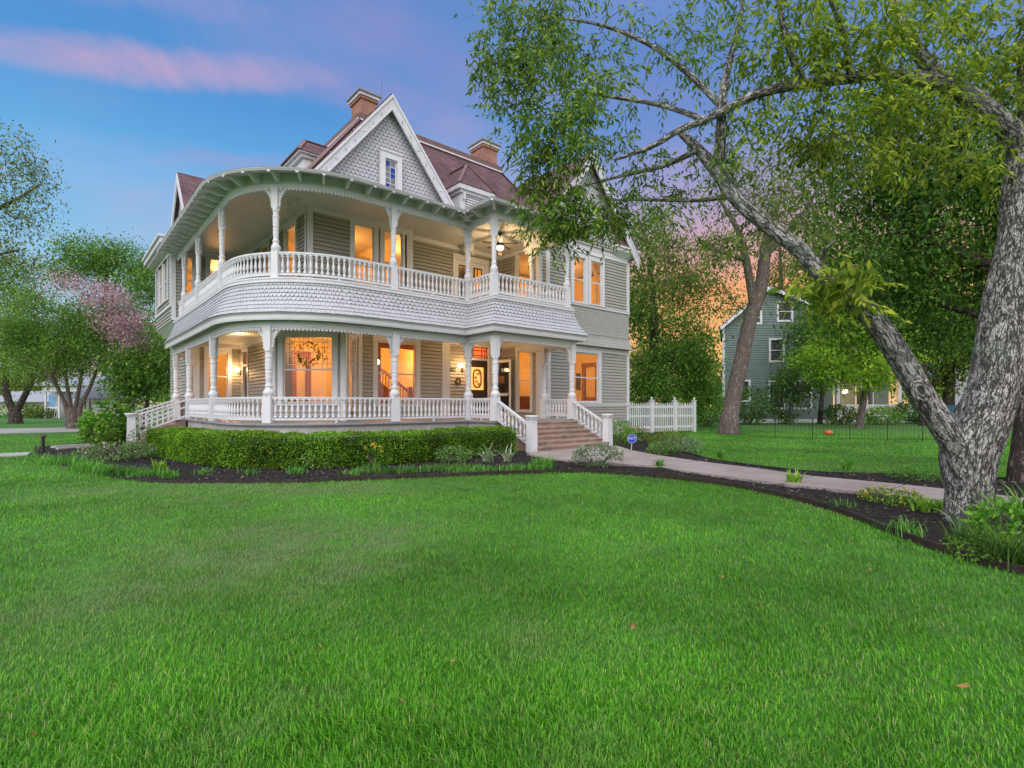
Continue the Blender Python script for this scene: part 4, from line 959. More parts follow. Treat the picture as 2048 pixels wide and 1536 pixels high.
tag(mb.build('garden_edging',M['iron']),'thin dark edging between the far lawn and the bed beyond the path','edging','bed edgings')
# mulch chips and a few fallen leaves
def scatter_quads(N,poly,bbox,lo,hi,z=.05,aspect=.35):
    x=rng.uniform(bbox[0],bbox[1],N*3);y=rng.uniform(bbox[2],bbox[3],N*3); k=inside(poly,x,y); x,y=x[k][:N],y[k][:N]; n=len(x)
    L=rng.uniform(lo,hi,n); a=rng.uniform(0,6.28,n); til=rng.uniform(-.5,.5,n); w=L*aspect
    d=np.stack([np.cos(a),np.sin(a),til],1); s=np.stack([-np.sin(a),np.cos(a),rng.uniform(-.6,.6,n)],1)
    c=np.stack([x,y,np.full(n,z)+rng.uniform(-.01,.02,n)],1)
    V=np.stack([c-d*L[:,None]/2,c+s*w[:,None]/2,c+d*L[:,None]/2,c-s*w[:,None]/2],1)
    return V.reshape(-1,3),np.arange(n*4).reshape(-1,4)
M['chips']=leafmat('mulch_chip',(.018,.013,.012),(.06,.045,.038),(.22,.17,.13),0,.95)
v,q=scatter_quads(26000,BED,(-1,15,-2,22),.03,.09); tag(np_mesh('mulch_chips',v,q,M['chips']),None,None,kind='stuff')
M['dry']=leafmat('dry_leaf',(.16,.085,.04),(.30,.19,.09),(.42,.30,.16),.1,.8)
# ================================================================= LAWN
def blades(x,y,L,W,lean,a,z0=0.0):
    n=len(x); d=np.stack([np.cos(a),np.sin(a),np.zeros(n)],1); s=np.stack([-np.sin(a),np.cos(a),np.zeros(n)],1)
    base=np.stack([x,y,np.full(n,z0)],1); up=np.array([0,0,1.])
    l=L[:,None]; ln=lean[:,None]; w=W[:,None]/2
    m=base+up*l*.55+d*l*ln*.25; t=base+up*l*(1-.35*ln)+d*l*ln*.85
    V=np.stack([base-s*w,base+s*w,m-s*w*.85,m+s*w*.85,t-s*w*.12,t+s*w*.12],1)
    i=np.arange(n)[:,None]*6; Q=np.concatenate([i+[0,1,3,2],i+[2,3,5,4]],0)
    return V.reshape(-1,3),Q
N=740000
dmin,dmax=1.3,34.0; u_=rng.uniform(0,1,N); p_=.22
d_=(dmin**p_+u_*(dmax**p_-dmin**p_))**(1/p_)
an=rng.uniform(-1.25,1.25,N)+math.atan2(ST,CT)
gxx=d_*np.cos(an); gyy=d_*np.sin(an)
HOUSEPOLY=[(2,20),(3,12),(11,11),(23,15),(23,32),(2,32)]
keep=~inside(BED,gxx,gyy)&~inside(HOUSEPOLY,gxx,gyy)&~((gyy>20.85)&(gyy<22.25)&(gxx<-.5))
gxx,gyy,d_=gxx[keep],gyy[keep],d_[keep]; n=len(gxx)
clump=np.array([mnoise.noise(Vector((a*.55,b*.55,0)))*.6+mnoise.noise(Vector((a*2.3,b*2.3,5)))*.45 for a,b in zip(gxx,gyy)])
def spots(x,y,S_):
    o=np.zeros(len(x))
    for (u,v,ru,rv,k) in S_:
        c=gnd(u,v); q=gnd(u,v-rv); rr=(q-c).length; rl=ru*c.dot(Vector(FV_))/FPX
        dx=(x-c.x)*ST-(y-c.y)*CT; df=(x-c.x)*CT+(y-c.y)*ST
        o=np.maximum(o,k*np.exp(-(dx/rl)**2-(df/rr)**2))
    return o
FV_=(CT,ST,0)
nz_=np.array([mnoise.noise(Vector((a*1.7,b*1.7,9)))+.6*mnoise.noise(Vector((a*6,b*6,3))) for a,b in zip(gxx,gyy)])
dry=np.clip(spots(gxx,gyy,[(560,1095,250,50,1.1),(720,1075,140,32,.9),(300,1160,190,80,.6),(480,975,180,10,1.1),(640,982,140,10,1.2),(720,972,120,7,.8),(200,985,120,12,.55),(360,1010,120,14,.5),(1640,1010,60,14,.7),(1500,935,300,9,.35),(1100,1280,120,40,.35)])*(.8+.9*nz_)+np.clip(nz_-.2,0,1)*.4,0,1)
L_=(.043+.022*clump)*(1-.35*dry)*rng.uniform(.65,1.35,n); W_=rng.uniform(.0032,.0058,n)*np.maximum(1,d_/6.0)
ang=rng.uniform(0,6.283,n)*.75+clump*2.0
v,q=blades(gxx,gyy,L_,W_,rng.uniform(.25,1.05,n),ang)
def grassmat():
    m=bpy.data.materials.new('lawn_grass_blades'); nt,Nn_,L=nodes(m); b=Nn_['Principled BSDF']; out=Nn_['Material Output']
    g=Nn_.new('ShaderNodeNewGeometry'); tc=Nn_.new('ShaderNodeTexCoord')
    rp=Nn_.new('ShaderNodeValToRGB'); e=rp.color_ramp.elements; e[0].position=.05; e[0].color=(.055,.24,.010,1); e[1].position=.7; e[1].color=(.14,.45,.014,1); x=e.new(.92); x.color=(.25,.52,.035,1); x=e.new(.99); x.color=(.40,.40,.16,1)
    L.new(g.outputs['Random Per Island'],rp.inputs[0])
    n1=Nn_.new('ShaderNodeTexNoise'); n1.inputs['Scale'].default_value=.42; n1.inputs['Detail'].default_value=4; L.new(tc.outputs['Object'],n1.inputs['Vector'])
    r1=Nn_.new('ShaderNodeMapRange'); r1.inputs[1].default_value=.35; r1.inputs[2].default_value=.7; r1.inputs[3].default_value=.68; r1.inputs[4].default_value=1.3; L.new(n1.outputs['Fac'],r1.inputs[0])
    cb=Nn_.new('ShaderNodeCombineColor'); [L.new(r1.outputs[0],cb.inputs[i]) for i in range(3)]
    mx=Nn_.new('ShaderNodeMix'); mx.data_type='RGBA'; mx.blend_type='MULTIPLY'; mx.inputs[0].default_value=1; L.new(rp.outputs[0],mx.inputs[6]); L.new(cb.outputs[0],mx.inputs[7])
    # worn, drier patches in the turf
    r2=Nn_.new('ShaderNodeAttribute'); r2.attribute_name='dry'
    m2=Nn_.new('ShaderNodeMix'); m2.data_type='RGBA'; m2.inputs[7].default_value=(.27,.31,.13,1); L.new(r2.outputs['Fac'],m2.inputs[0]); L.new(mx.outputs[2],m2.inputs[6])
    L.new(m2.outputs[2],b.inputs['Base Color']); b.inputs['Roughness'].default_value=.5; b.inputs['Specular IOR Level'].default_value=.3
    t=Nn_.new('ShaderNodeBsdfTranslucent'); L.new(m2.outputs[2],t.inputs[0]); ms=Nn_.new('ShaderNodeMixShader'); ms.inputs[0].default_value=.35; L.new(b.outputs[0],ms.inputs[1]); L.new(t.outputs[0],ms.inputs[2]); L.new(ms.outputs[0],out.inputs[0])
    return m
M['grass']=grassmat()
go_=np_mesh('lawn_grass',v,q,M['grass']); da_=go_.data.attributes.new('dry','FLOAT','POINT'); da_.data.foreach_set('value',np.repeat(dry,6).astype(np.float32))
tag(go_,'short bright green lawn with paler worn patches','grass',kind='stuff')
for u_,v_ in ((1445,1168),(1527,1232),(1266,1272),(1740,1152),(905,1343),(808,1428),(375,1480),(70,1497),(1850,1180),(1925,1395),(640,1310),(420,1210),(372,1112),(585,1115)):
    p=gnd(u_,v_); a=random.uniform(0,6.28); L=random.uniform(.03,.06); mb=MB(); d=Vector((math.cos(a),math.sin(a),.25))*L; s=Vector((-math.sin(a),math.cos(a),.3))*L*.35; c=p+Vector((0,0,.06))
    mb.poly([c-d*.5,c+s*.6-d*.1,c+s*.4+d*.3+Vector((0,0,.015)),c+d*.5,c-s*.5+d*.2,c-s*.6-d*.1]); tag(mb.build('fallen_leaf',M['dry']),'dry brown fallen leaf lying on the lawn','leaf','dry leaves on the lawn')
# ================================================================= VEGETATION TOOLS
def unit(a): return a/np.maximum(np.linalg.norm(a,axis=-1,keepdims=True),1e-6)
def leaf_quads(P,D,L,W):
    """diamond leaves folded on the midrib, tip drooping a little"""
    n=len(P); D=unit(D); r=unit(rng.normal(size=(n,3))+np.array([0,0,1.2])); S=unit(np.cross(D,r)); Nn=np.cross(S,D)
    l=np.broadcast_to(np.asarray(L,float).reshape(-1,1),(n,1)); w=np.broadcast_to(np.asarray(W,float).reshape(-1,1),(n,1))
    mid=P+D*l*.45; tip=P+D*l-np.array([0,0,1.])*l*.12
    V=np.stack([P,mid+S*w/2+Nn*w*.14,tip,mid-S*w/2+Nn*w*.14],1).reshape(-1,3)
    return V
def foliage(name,chunks,m,parent):
    V=np.concatenate(chunks,0); return np_mesh(name,V,np.arange(len(V)).reshape(-1,4),m,parent)
def cluster(A,k,rs,L,W,droop=.5):
    A=np.asarray(A,float); n=len(A)*k
    c=np.repeat(A,k,0)+rng.normal(size=(n,3))*rs*np.array([1,1,.75])
    D=rng.normal(size=(n,3)); D[:,2]-=droop
    l=L*rng.uniform(.6,1.25,n); return leaf_quads(c,D,l,l*W)
def pinnate(A,stems,nl,sl,L,W,droop=.8):
    out=[]; A=np.asarray(A,float)
    for k in range(stems):
        n=len(A); o=A+rng.normal(size=(n,3))*.10; d=rng.normal(size=(n,3)); d[:,2]=d[:,2]*.45-droop*.55; d=unit(d)
        s=sl*rng.uniform(.6,1.2,(n,1)); side=unit(np.cross(d,np.array([0,0,1.])+rng.normal(size=(n,3))*.3))
        for j in range(nl):
            t=(j+1)/nl; p=o+d*s*t; p[:,2]-=(s[:,0]*t)**2*.9
            sg=1 if j%2 else -1
            D=d*.75+side*sg*.8+rng.normal(size=(n,3))*.22; D[:,2]-=.45
            if j==nl-1: D=d+rng.normal(size=(n,3))*.2; D[:,2]-=.4
            l=L*rng.uniform(.7,1.2,n); out.append(leaf_quads(p,D,l,l*W))
    return np.concatenate(out,0)
RV=np.array([ST,-CT,0.]); FV=np.array([CT,ST,0.]); UV=np.array([0,0,1.])
def blob(c,r,n,shell=.45):
    """n points inside an ellipsoid (right, forward, up radii), thinner in the middle"""
    d=unit(rng.normal(size=(n,3))); k=rng.uniform(shell**3,1,n)**(1/3.)
    d=d*k[:,None]*np.array(r); return np.array(c)+d[:,:1]*RV+d[:,1:2]*FV+d[:,2:3]*UV
def pblob(u,v,f,ru,rv,n,rd=None,shell=.3):
    """a clump of the crown at a surveyed bearing and distance; radii given in photo px at that distance"""
    k=f/FPX; return blob(at(u,v,f),(ru*k,rd if rd else ru*k*.8,rv*k),n,shell)
def RV_(k): return Vector(RV)*k
def tree(name,label,base,limbs,A,leaves,lm,bm='bark2',group=None,jag=.0,sides=10,twig=.012,tw_n=5,cat='tree',sag=.12,twigmat=None,maxlen=99):
    """limbs [(points, radii)]; attractor points A are reached by twigs grown from the nearest wood"""
    t=thing(name,base,label,cat,group)
    mb=MB(); nodes_=[]
    for i,(pts,rad) in enumerate(limbs):
        P=[Vector(p) for p in pts]
        # smooth the limb
        m=len(P); Q=[];Rr=[]
        for a in range(m-1):
            p0,p1,p2,p3=P[max(a-1,0)],P[a],P[a+1],P[min(a+2,m-1)]; r0,r1=rad[a],rad[a+1]
            ns=max(2,int((p2-p1).length/(.05 if jag>.05 else .35)))
            ns=min(ns,60)
            for s in range(ns):
                q=s/ns; Q.append(.5*((2*p1)+(p2-p0)*q+(2*p0-5*p1+4*p2-p3)*q*q+(3*p1-p0-3*p2+p3)*q**3)); Rr.append(r0+(r1-r0)*q)
        Q.append(P[-1]); Rr.append(rad[-1])
        mb.tube(Q,Rr,sides,jag=jag,seed=i*7.3)
        if i or len(limbs)==1: nodes_+= [np.array(q) for q in Q[::max(1,len(Q)//14)]]
        nodes_+= [np.array(Q[-1])]
    tr=mb.build('trunk',M[bm],t,smooth=True)
    if A is not None and len(A):
        A=np.asarray(A); Nn=np.array(nodes_); d=np.array([np.min(np.linalg.norm(Nn-a,axis=1)) for a in A]); tb=MB()
        Nl=list(nodes_)
        for a in A[np.argsort(d)]:
            NN=np.array(Nl); dd=np.linalg.norm(NN-a,axis=1); k=int(np.argmin(dd)); ln=dd[k]
            if ln<.05 or ln>maxlen: continue
            p0=Vector(NN[k]); p1=Vector(a); mid=p0.lerp(p1,.5)+Vector(rng.normal(size=3))*ln*.12+Vector((0,0,ln*sag)); q1=p0.lerp(mid,.5)+Vector(rng.normal(size=3))*ln*.04; q3=mid.lerp(p1,.5)+Vector((0,0,ln*sag*.4))
            r=twig*(.6+.55*min(ln,3)); tb.tube([p0,q1,mid,q3,p1],[r,r*.8,r*.62,r*.45,r*.25],tw_n,cap=False)
            Nl+= [np.array(q1),np.array(mid),np.array(q3),np.array(p1)]
        if tb.v: tb.build('branches',M[twigmat or bm],t,smooth=True)
    if leaves: foliage('crown',leaves,lm,t)
    return t
def bush(name,label,c,rr,rz,n,L,W,lm,cat='shrub',group=None,stems=7,flowers=None,shell=.5,rd=None,droop=.1,lift=0):
    t=thing(name,(c[0],c[1],0),label,cat,group); cc=Vector((c[0],c[1],rz*.95+lift))
    mb=MB()
    for k in range(stems):
        a=random.uniform(0,6.28); q=cc+Vector((math.cos(a)*rr*.6,math.sin(a)*rr*.6,random.uniform(-.2,.7)*rz))
        mb.tube([(c[0]+math.cos(a)*.06,c[1]+math.sin(a)*.06,-.02),(c[0]+math.cos(a)*rr*.3,c[1]+math.sin(a)*rr*.3,rz*.6),q],[.014+.01*rr,.012+.006*rr,.005],5,cap=False)
    mb.build('stems',M['twig'],t)
    P=blob(cc,(rr,rd or rr,rz),n,shell); k=np.array([mnoise.noise(Vector(p)*(1.6/max(rr,.3))) for p in P]); P=P[k>-.22]; P=P[P[:,2]>.02]
    D=(P-np.array(cc))/rr*.9+rng.normal(size=P.shape)*.8; D[:,2]+=.25-droop
    l=L*rng.uniform(.6,1.25,len(P)); foliage('foliage',[leaf_quads(P,D,l,l*W)],lm,t)
    if flowers:
        fm,nf,fs,zmin=flowers; F_=blob(cc,(rr*1.03,(rd or rr)*1.03,rz*1.05),nf*3,.9); F_=F_[F_[:,2]>cc.z+zmin*rz][:nf]
        ch=[leaf_quads(F_+rng.normal(size=F_.shape)*fs*.3,rng.normal(size=F_.shape)+np.array([0,0,.6]),fs,fs*.8) for _ in range(4)]
        foliage('flowers',ch,fm,t)
    return t
def straps(name,label,c,n,L,W,lm,lean=(.2,1.0),cat='plant',group=None,spread=.12,seg=4,z=.02,part='leaves',line=None):
    """clump of arching strap leaves; line=(dx,dy) stretches the clump into a tuft row"""
    t=thing(name,(c[0],c[1],0),label,cat,group); 
    a=rng.uniform(0,6.283,n); b=np.stack([c[0]+rng.normal(size=n)*spread,c[1]+rng.normal(size=n)*spread,np.full(n,z)],1)
    if line: k=rng.uniform(-.5,.5,n)[:,None]; b[:,:2]+=k*np.array(line)
    l=(L*rng.uniform(.6,1.2,n))[:,None]; ln=rng.uniform(lean[0],lean[1],n)[:,None]; d=np.stack([np.cos(a),np.sin(a),np.zeros(n)],1); s=np.stack([-np.sin(a),np.cos(a),np.zeros(n)],1)
    rows=[]
    for i in range(seg+1):
        q=i/seg; p=b+d*l*(ln*q*q*.75+.12*q)+np.array([0,0,1.])*l*(q*(1-.12*ln)-q*q*q*ln*.42); w=W*(.75+.6*q-1.3*q*q)/2 if i<seg else W*.03
        rows+= [p-s*max(w,W*.03),p+s*max(w,W*.03)]
    V=np.stack(rows,1); m=2*(seg+1); i0=np.arange(n)[:,None]*m; Q=np.concatenate([i0+[2*k,2*k+1,2*k+3,2*k+2] for k in range(seg)],0)
    np_mesh(part,V.reshape(-1,3),Q,lm,t); return t

G={}
G['maple']=leafmat('maple_leaf',(.11,.26,.025),(.25,.46,.045),(.40,.55,.09),.5)
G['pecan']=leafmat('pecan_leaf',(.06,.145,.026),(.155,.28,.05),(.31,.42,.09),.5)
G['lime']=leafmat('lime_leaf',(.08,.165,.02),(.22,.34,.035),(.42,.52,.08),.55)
G['dark']=leafmat('dark_leaf',(.03,.095,.02),(.085,.20,.03),(.17,.31,.05),.42)
G['mid']=leafmat('mid_leaf',(.05,.145,.025),(.135,.29,.045),(.24,.40,.08),.42)
G['olive']=leafmat('olive_leaf',(.07,.13,.028),(.15,.23,.05),(.27,.31,.08),.4)
G['fresh']=leafmat('fresh_leaf',(.06,.20,.025),(.13,.34,.045),(.24,.42,.08),.4)
G['hedge']=leafmat('hedge_leaf',(.045,.15,.014),(.15,.35,.03),(.32,.50,.05),.4)
G['blue']=leafmat('bluegreen_leaf',(.09,.17,.10),(.17,.27,.17),(.27,.36,.25),.3)
G['rose']=leafmat('rose_leaf',(.07,.19,.06),(.16,.32,.11),(.26,.26,.12),.35)
G['lirio']=leafmat('liriope_blade',(.06,.22,.025),(.15,.40,.045),(.28,.50,.10),.35)
G['hosta']=leafmat('bright_fern',(.14,.32,.02),(.26,.50,.04),(.36,.55,.08),.4)
G['var']=leafmat('variegated_blade',(.16,.26,.10),(.50,.56,.36),(.65,.68,.5),.3)
G['pink']=leafmat('pink_blossom',(.42,.24,.28),(.66,.42,.47),(.76,.57,.59),.3)
G['white']=leafmat('white_blossom',(.62,.60,.55),(.78,.76,.7),None,.3)
G['yellow']=leafmat('yellow_blossom',(.65,.45,.03),(.78,.55,.05),None,.3)
G['red']=leafmat('red_leaf',(.30,.10,.05),(.40,.20,.08),None,.3)

# ================================================================= FOREGROUND TREE
def L_(pts): return [at(u,v,f) for u,v,f in pts]
tb_=gnd(1936,1048)
stem=[tb_+Vector((0,0,-.25)),tb_+Vector((0,0,.05)),at(1938,985,6.66),at(1936,920,6.68),at(1950,868,6.7),at(1983,790,6.72),at(1998,700,6.75),at(2010,600,6.8),at(2030,480,6.85),at(2036,380,6.9),at(2046,300,6.9)]
OFF=lambda P,Q:[r*(.97/math.sqrt(1+((Vector(p).dot(Vector(RV)))/(Vector(p).dot(Vector(FV))))**2)) for p,r in zip(P,Q)]   # a round limb far off the view axis images wider than it is
r_=[.44,.35,.325,.39,.43,.37,.355,.33,.26,.24,.21]
left=[at(1934,965,6.70),at(1919,910,6.68),at(1888,855,6.63),at(1843,790,6.58),at(1790,700,6.52),at(1738,629,6.5),at(1640,543,6.6),at(1600,500,6.7),at(1542,457,6.8),at(1475,400,6.95),at(1432,341,7.1),at(1388,290,7.25),at(1356,262,7.3)]
lr=[.17,.21,.20,.18,.17,.15,.118,.112,.105,.10,.095,.07,.04]
arch=[at(2046,320,6.9),at(2030,272,6.85),at(1966,215,6.8),at(1911,176,6.75),at(1856,160,6.7),at(1774,149,6.65),at(1691,158,6.6),at(1608,168,6.6),at(1526,184,6.65),at(1471,209,6.7),at(1416,237,6.8),at(1360,259,6.9),at(1305,292,7.0),at(1228,320,7.1)]
ar=[.20,.19,.17,.14,.115,.08,.075,.07,.065,.06,.052,.045,.035,.02]
up=[at(2046,320,6.9),at(2075,220,7.0),at(2110,60,7.2),at(2130,-150,7.4)]
sp=[[at(1905,180,6.75),at(1856,132,6.9),at(1815,70,7.1),at(1790,10,7.3),at(1760,-80,7.5)],[at(1438,320,7.05),at(1442,260,6.9),at(1445,200,6.8),at(1460,120,7.0),at(1480,40,7.2),at(1490,-60,7.4)],
    [at(1395,300,7.2),at(1330,330,7.4),at(1250,350,7.6),at(1170,370,7.8)],[at(1445,215,6.8),at(1380,150,7.1),at(1300,90,7.4),at(1200,50,7.7),at(1080,30,8.0)],[at(1410,240,6.8),at(1320,210,7.2),at(1200,190,7.6),at(1110,170,7.9)],
    [at(1470,390,6.95),at(1400,400,7.3),at(1300,400,7.6),at(1210,400,7.9)],[at(1608,168,6.6),at(1580,100,6.5),at(1560,20,6.5),at(1550,-60,6.5)],[at(1700,158,6.6),at(1690,80,6.3),at(1660,0,6.1)],[at(1640,543,6.6),at(1650,500,6.4),at(1672,480,6.3)]]
sr=[[.10,.09,.08,.06,.04],[.075,.065,.055,.04,.03,.02],[.045,.035,.025,.012],[.045,.038,.03,.022,.01],[.04,.03,.02,.01],[.04,.03,.02,.01],[.05,.04,.03,.02],[.04,.03,.02],[.03,.02,.01]]
A=np.concatenate([pblob(1040,60,8.0,90,95,34),pblob(1030,170,8.0,75,75,26),pblob(1150,100,7.7,110,120,34),pblob(1110,290,7.9,75,75,24),pblob(1180,260,7.6,70,70,10),pblob(1085,390,8.0,45,60,16),pblob(1190,420,7.9,90,50,24),pblob(1100,455,8.1,60,28,11)])
As=np.concatenate([
  pblob(1250,220,7.5,100,130,16),pblob(1290,420,7.6,90,80,20),pblob(1330,60,7.4,120,90,18),pblob(1400,300,7.3,110,110,18),pblob(1560,420,7.2,110,80,12),pblob(1430,470,7.5,90,50,8),pblob(1480,60,7.0,110,90,20)])
Ar=np.concatenate([pblob(1600,80,6.6,120,110,40),pblob(1720,60,6.4,120,100,46),pblob(1560,250,6.8,120,80,26),pblob(1700,250,6.6,120,90,34),pblob(1850,100,6.7,100,130,44),pblob(1980,80,6.9,90,130,44),pblob(1830,270,6.6,90,90,26),pblob(1950,330,6.9,60,90,14)])
vine=pblob(1675,560,6.3,55,42,20); hang=pblob(1685,575,6.35,60,40,12)
PT=tree('pecan_tree','huge pale barked tree forking low beside the front walk, limbs arching over the lawn',tb_,[(stem,OFF(stem,r_)),(left,OFF(left,lr)),(arch,OFF(arch,ar)),(up,[.15,.13,.1,.08])]+list(zip(sp,sr)),np.concatenate([A,As,Ar,hang]),
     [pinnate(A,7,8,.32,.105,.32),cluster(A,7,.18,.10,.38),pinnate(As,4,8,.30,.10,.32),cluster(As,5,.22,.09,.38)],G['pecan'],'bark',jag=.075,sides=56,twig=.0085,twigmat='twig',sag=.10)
foliage('lime_crown',[pinnate(Ar,4,8,.30,.105,.33),cluster(Ar,6,.22,.10,.4),cluster(vine,11,.12,.15,.42,.8),pinnate(hang,3,9,.30,.12,.34)],G['lime'],PT)  # right side of the crown and hanging sprays in the yellower lime leaf colour
# knot hole on the leaning limb
kq=at(1842,782,6.58-.165); mb=MB(); rv_,uv_=Vector(RV),Vector((0,0,1)); ax1=(rv_*.62+uv_*-.78).normalized(); ax2=(rv_*.78+uv_*.62).normalized()
for rr_,th_,off in ((.085,.030,.02),(.055,.022,.0)):
    P_=[kq+ax1*math.cos(t_*math.pi/10)*rr_*1.35+ax2*math.sin(t_*math.pi/10)*rr_+Vector(FV)*off for t_ in range(21)]; mb.tube(P_,th_,8,cap=False)
mb.build('knot_ring',M['bark'],PT,smooth=True)
mb=MB(); mb.prism([kq+ax1*math.cos(t_*math.pi/8)*.05+ax2*math.sin(t_*math.pi/8)*.035+Vector(FV)*.0 for t_ in range(16)],Vector(FV)*.06); mb.build('knot_hole',M['iron'],PT)

# second trunk at the right edge, with the dark dense crown
b2=gnd(2044,966)
A2=np.concatenate([pblob(1760,330,12,140,110,60),pblob(1900,420,11.5,150,140,80),pblob(1770,500,12,150,130,75),pblob(1900,600,12,130,120,60),pblob(1990,250,11,110,140,60),pblob(2050,480,11,90,200,60),pblob(1700,620,12.5,90,80,26),pblob(1830,220,11.5,120,100,44)])
tree('shade_tree','dark leaved tree with brown trunk behind the forked tree at the right edge',b2,[([b2+Vector((0,0,-.2)),b2+Vector((0,0,.3)),at(2052,850,10.2),at(2058,650,10.3),at(2060,450,10.4),at(2050,250,10.5),at(2044,80,10.5)],[.26,.21,.18,.17,.15,.12,.08]),([at(2052,600,10.3),at(1960,520,10.9),at(1850,480,11.4),at(1760,430,11.8)],[.12,.09,.06,.03]),([at(2054,480,10.4),at(1980,380,10.9),at(1880,330,11.3),at(1790,300,11.7)],[.12,.09,.06,.03]),([at(2048,700,10.3),at(1980,640,11),at(1880,610,11.6),at(1800,600,12)],[.1,.07,.05,.02])],A2,
     [cluster(A2,62,.34,.125,.5,.6)],G['dark'],'bark2',jag=.03,sides=16,twig=.014)
# leaning old tree beyond the far lawn
b3=gnd(1457,868)
A3=np.concatenate([pblob(1500,420,27,110,80,46),pblob(1400,520,27,100,70,46),pblob(1600,450,28,90,90,30),pblob(1330,560,27.5,80,70,40),pblob(1560,560,28.5,60,60,20),pblob(1420,610,28,90,40,24),pblob(1300,480,28,70,60,24),pblob(1640,340,28,100,70,30),pblob(1480,330,27,90,50,22)])
tree('leaning_tree','tall leaning grey trunk beyond the far lawn in front of the green house',b3,[([b3+Vector((0,0,-.3)),b3+Vector((0,0,.4)),at(1466,800,27.5),at(1483,720,27.5),at(1500,640,27.6),at(1520,580,27.7),at(1528,530,27.7),at(1535,470,27.8),at(1560,400,27.9)],[.62,.47,.39,.37,.36,.34,.3,.2,.1]),([at(1508,620,27.6),at(1496,540,27.2),at(1480,470,27),at(1440,400,27)],[.22,.2,.15,.06]),([at(1490,520,27.1),at(1430,500,27),at(1370,500,27)],[.14,.1,.05]),([at(1530,510,27.7),at(1590,450,28),at(1640,370,28)],[.2,.14,.06])],A3,[cluster(A3,60,.42,.17,.42,.7)],G['olive'],'bark3',jag=.05,sides=18,twig=.035,twigmat='twig')
def back_tree(label,u,v,f,h_v,blobs,lm,name='background_tree',k=40,L=.3,rs=.6,rad=.22,bm='bark2',group='trees standing behind the lots',W=.5):
    b=at(u,v,f); b.z=0; top=at(u,h_v,f); A=np.concatenate([pblob(*q) for q in blobs])
    mid=b.lerp(top,.5)+Vector((random.uniform(-.4,.4),random.uniform(-.4,.4),0))
    return tree(name,label,b,[([b+Vector((0,0,-.2)),b+Vector((0,0,.3)),mid,top],[rad*1.4,rad*1.05,rad*.8,rad*.3])],A,[cluster(A,k,rs,L,W,.5)],lm,bm,group,0,9,rad*.12,4)
back_tree('tall narrow loose tree just right of the house wall',1292,863,34,470,[(1300,470,34,50,80,30),(1290,600,34,60,90,50),(1370,590,36,50,60,30),(1330,680,34,60,60,34)],G['mid'],k=46,L=.26,rs=.55,rad=.3)
back_tree('rounded bushy green tree behind the white picket fence',1345,863,32,700,[(1340,740,32,85,60,110),(1390,700,33,45,50,50),(1300,790,31,50,50,50),(1400,790,32,40,50,40)],G['mid'],k=60,L=.2,rs=.4,rad=.14)
back_tree('bright yellow green maple before the neighbouring porch',1719,855,34,640,[(1680,640,34,60,60,60),(1740,660,33.5,70,60,60),(1650,720,34,50,40,44),(1720,740,33,70,35,44),(1790,700,34,50,50,34)],G['maple'],k=80,L=.22,rs=.42,rad=.22,bm='bark3')
back_tree('small dark green tree against the green house wall',1640,850,41,690,[(1625,680,41,50,55,56),(1600,760,40,50,50,40),(1680,600,41,50,50,30)],G['dark'],k=60,L=.24,rs=.5,rad=.18)
back_tree('tall dark tree behind the maple with thick straight trunk',1850,850,38,420,[(1850,650,38,90,70,50),(1790,560,38,80,90,50),(1900,640,37,60,60,34)],G['dark'],k=56,L=.26,rs=.6,rad=.36)
back_tree('broad brownish tree far behind the fork of the big tree',1897,838,52,560,[(1880,720,52,70,60,40),(1960,700,50,60,70,40),(1820,740,54,60,40,30)],G['olive'],k=60,L=.36,rs=.8,rad=.5)
back_tree('loose tall tree filling the sky beyond the leaning trunk',1560,845,60,480,[(1600,560,60,60,60,40),(1680,480,60,90,80,50),(1560,640,60,40,40,20)],G['olive'],k=40,L=.4,rs=.9,rad=.4)
back_tree('dense green tree filling the view behind the maple and the dark crown',1740,845,50,360,[(1740,520,50,110,110,70),(1700,640,50,80,60,40),(1820,640,50,80,80,50)],G['dark'],k=110,L=.30,rs=.8,rad=.35)
back_tree('dense green tree filling the view right of the forked trunk',1950,845,50,330,[(1950,480,50,120,140,90),(1900,660,50,90,80,50),(2040,600,50,90,140,60),(1860,380,52,100,80,40)],G['mid'],k=110,L=.30,rs=.8,rad=.35)
back_tree('middle sized green tree behind the house wall and the pickets',1300,850,46,560,[(1300,700,46,60,80,50),(1400,760,46,60,50,36),(1270,600,46,40,60,24)],G['mid'],k=90,L=.26,rs=.7,rad=.25)
# ---- left side
cm=at(148,857,33); cm.z=0
A5=np.concatenate([pblob(120,650,33,110,70,130,shell=.1),pblob(190,690,32.5,85,60,95,shell=.1),pblob(105,722,32.5,80,35,50),pblob(215,640,33,70,60,50),pblob(75,700,33,70,70,50)]); A5p=np.concatenate([pblob(240,640,30.6,46,40,30,shell=.5),pblob(205,590,30.8,45,24,20,shell=.5),pblob(140,570,31.5,45,14,10),pblob(268,680,30.8,26,34,11),pblob(85,740,32.2,24,14,4),pblob(235,725,32.3,40,20,10)])
t=tree('crape_myrtle','multi stemmed crape myrtle with pink blossom on its right side',cm,[([cm+Vector((0,0,-.2)),cm+Vector((0,0,.3)),at(146,815,33)],[.45,.40,.30])]+[([cm+RV_(dx*.016)+Vector((0,0,.2)),at(146+dx*.6,815,33),at(146+dx*1.5,770,33),at(146+dx*2.6,700,33)],[.17,.13,.10,.05]) for dx in (-22,-8,9,24)],np.concatenate([A5,A5p]),[cluster(A5,120,.5,.14,.5,.4)],G['mid'],'bark3',jag=.04,sides=12,twig=.02)
foliage('blossom',[cluster(A5p,70,.40,.12,.8,0)],G['pink'],t)
lt=at(31,847,42); lt.z=0
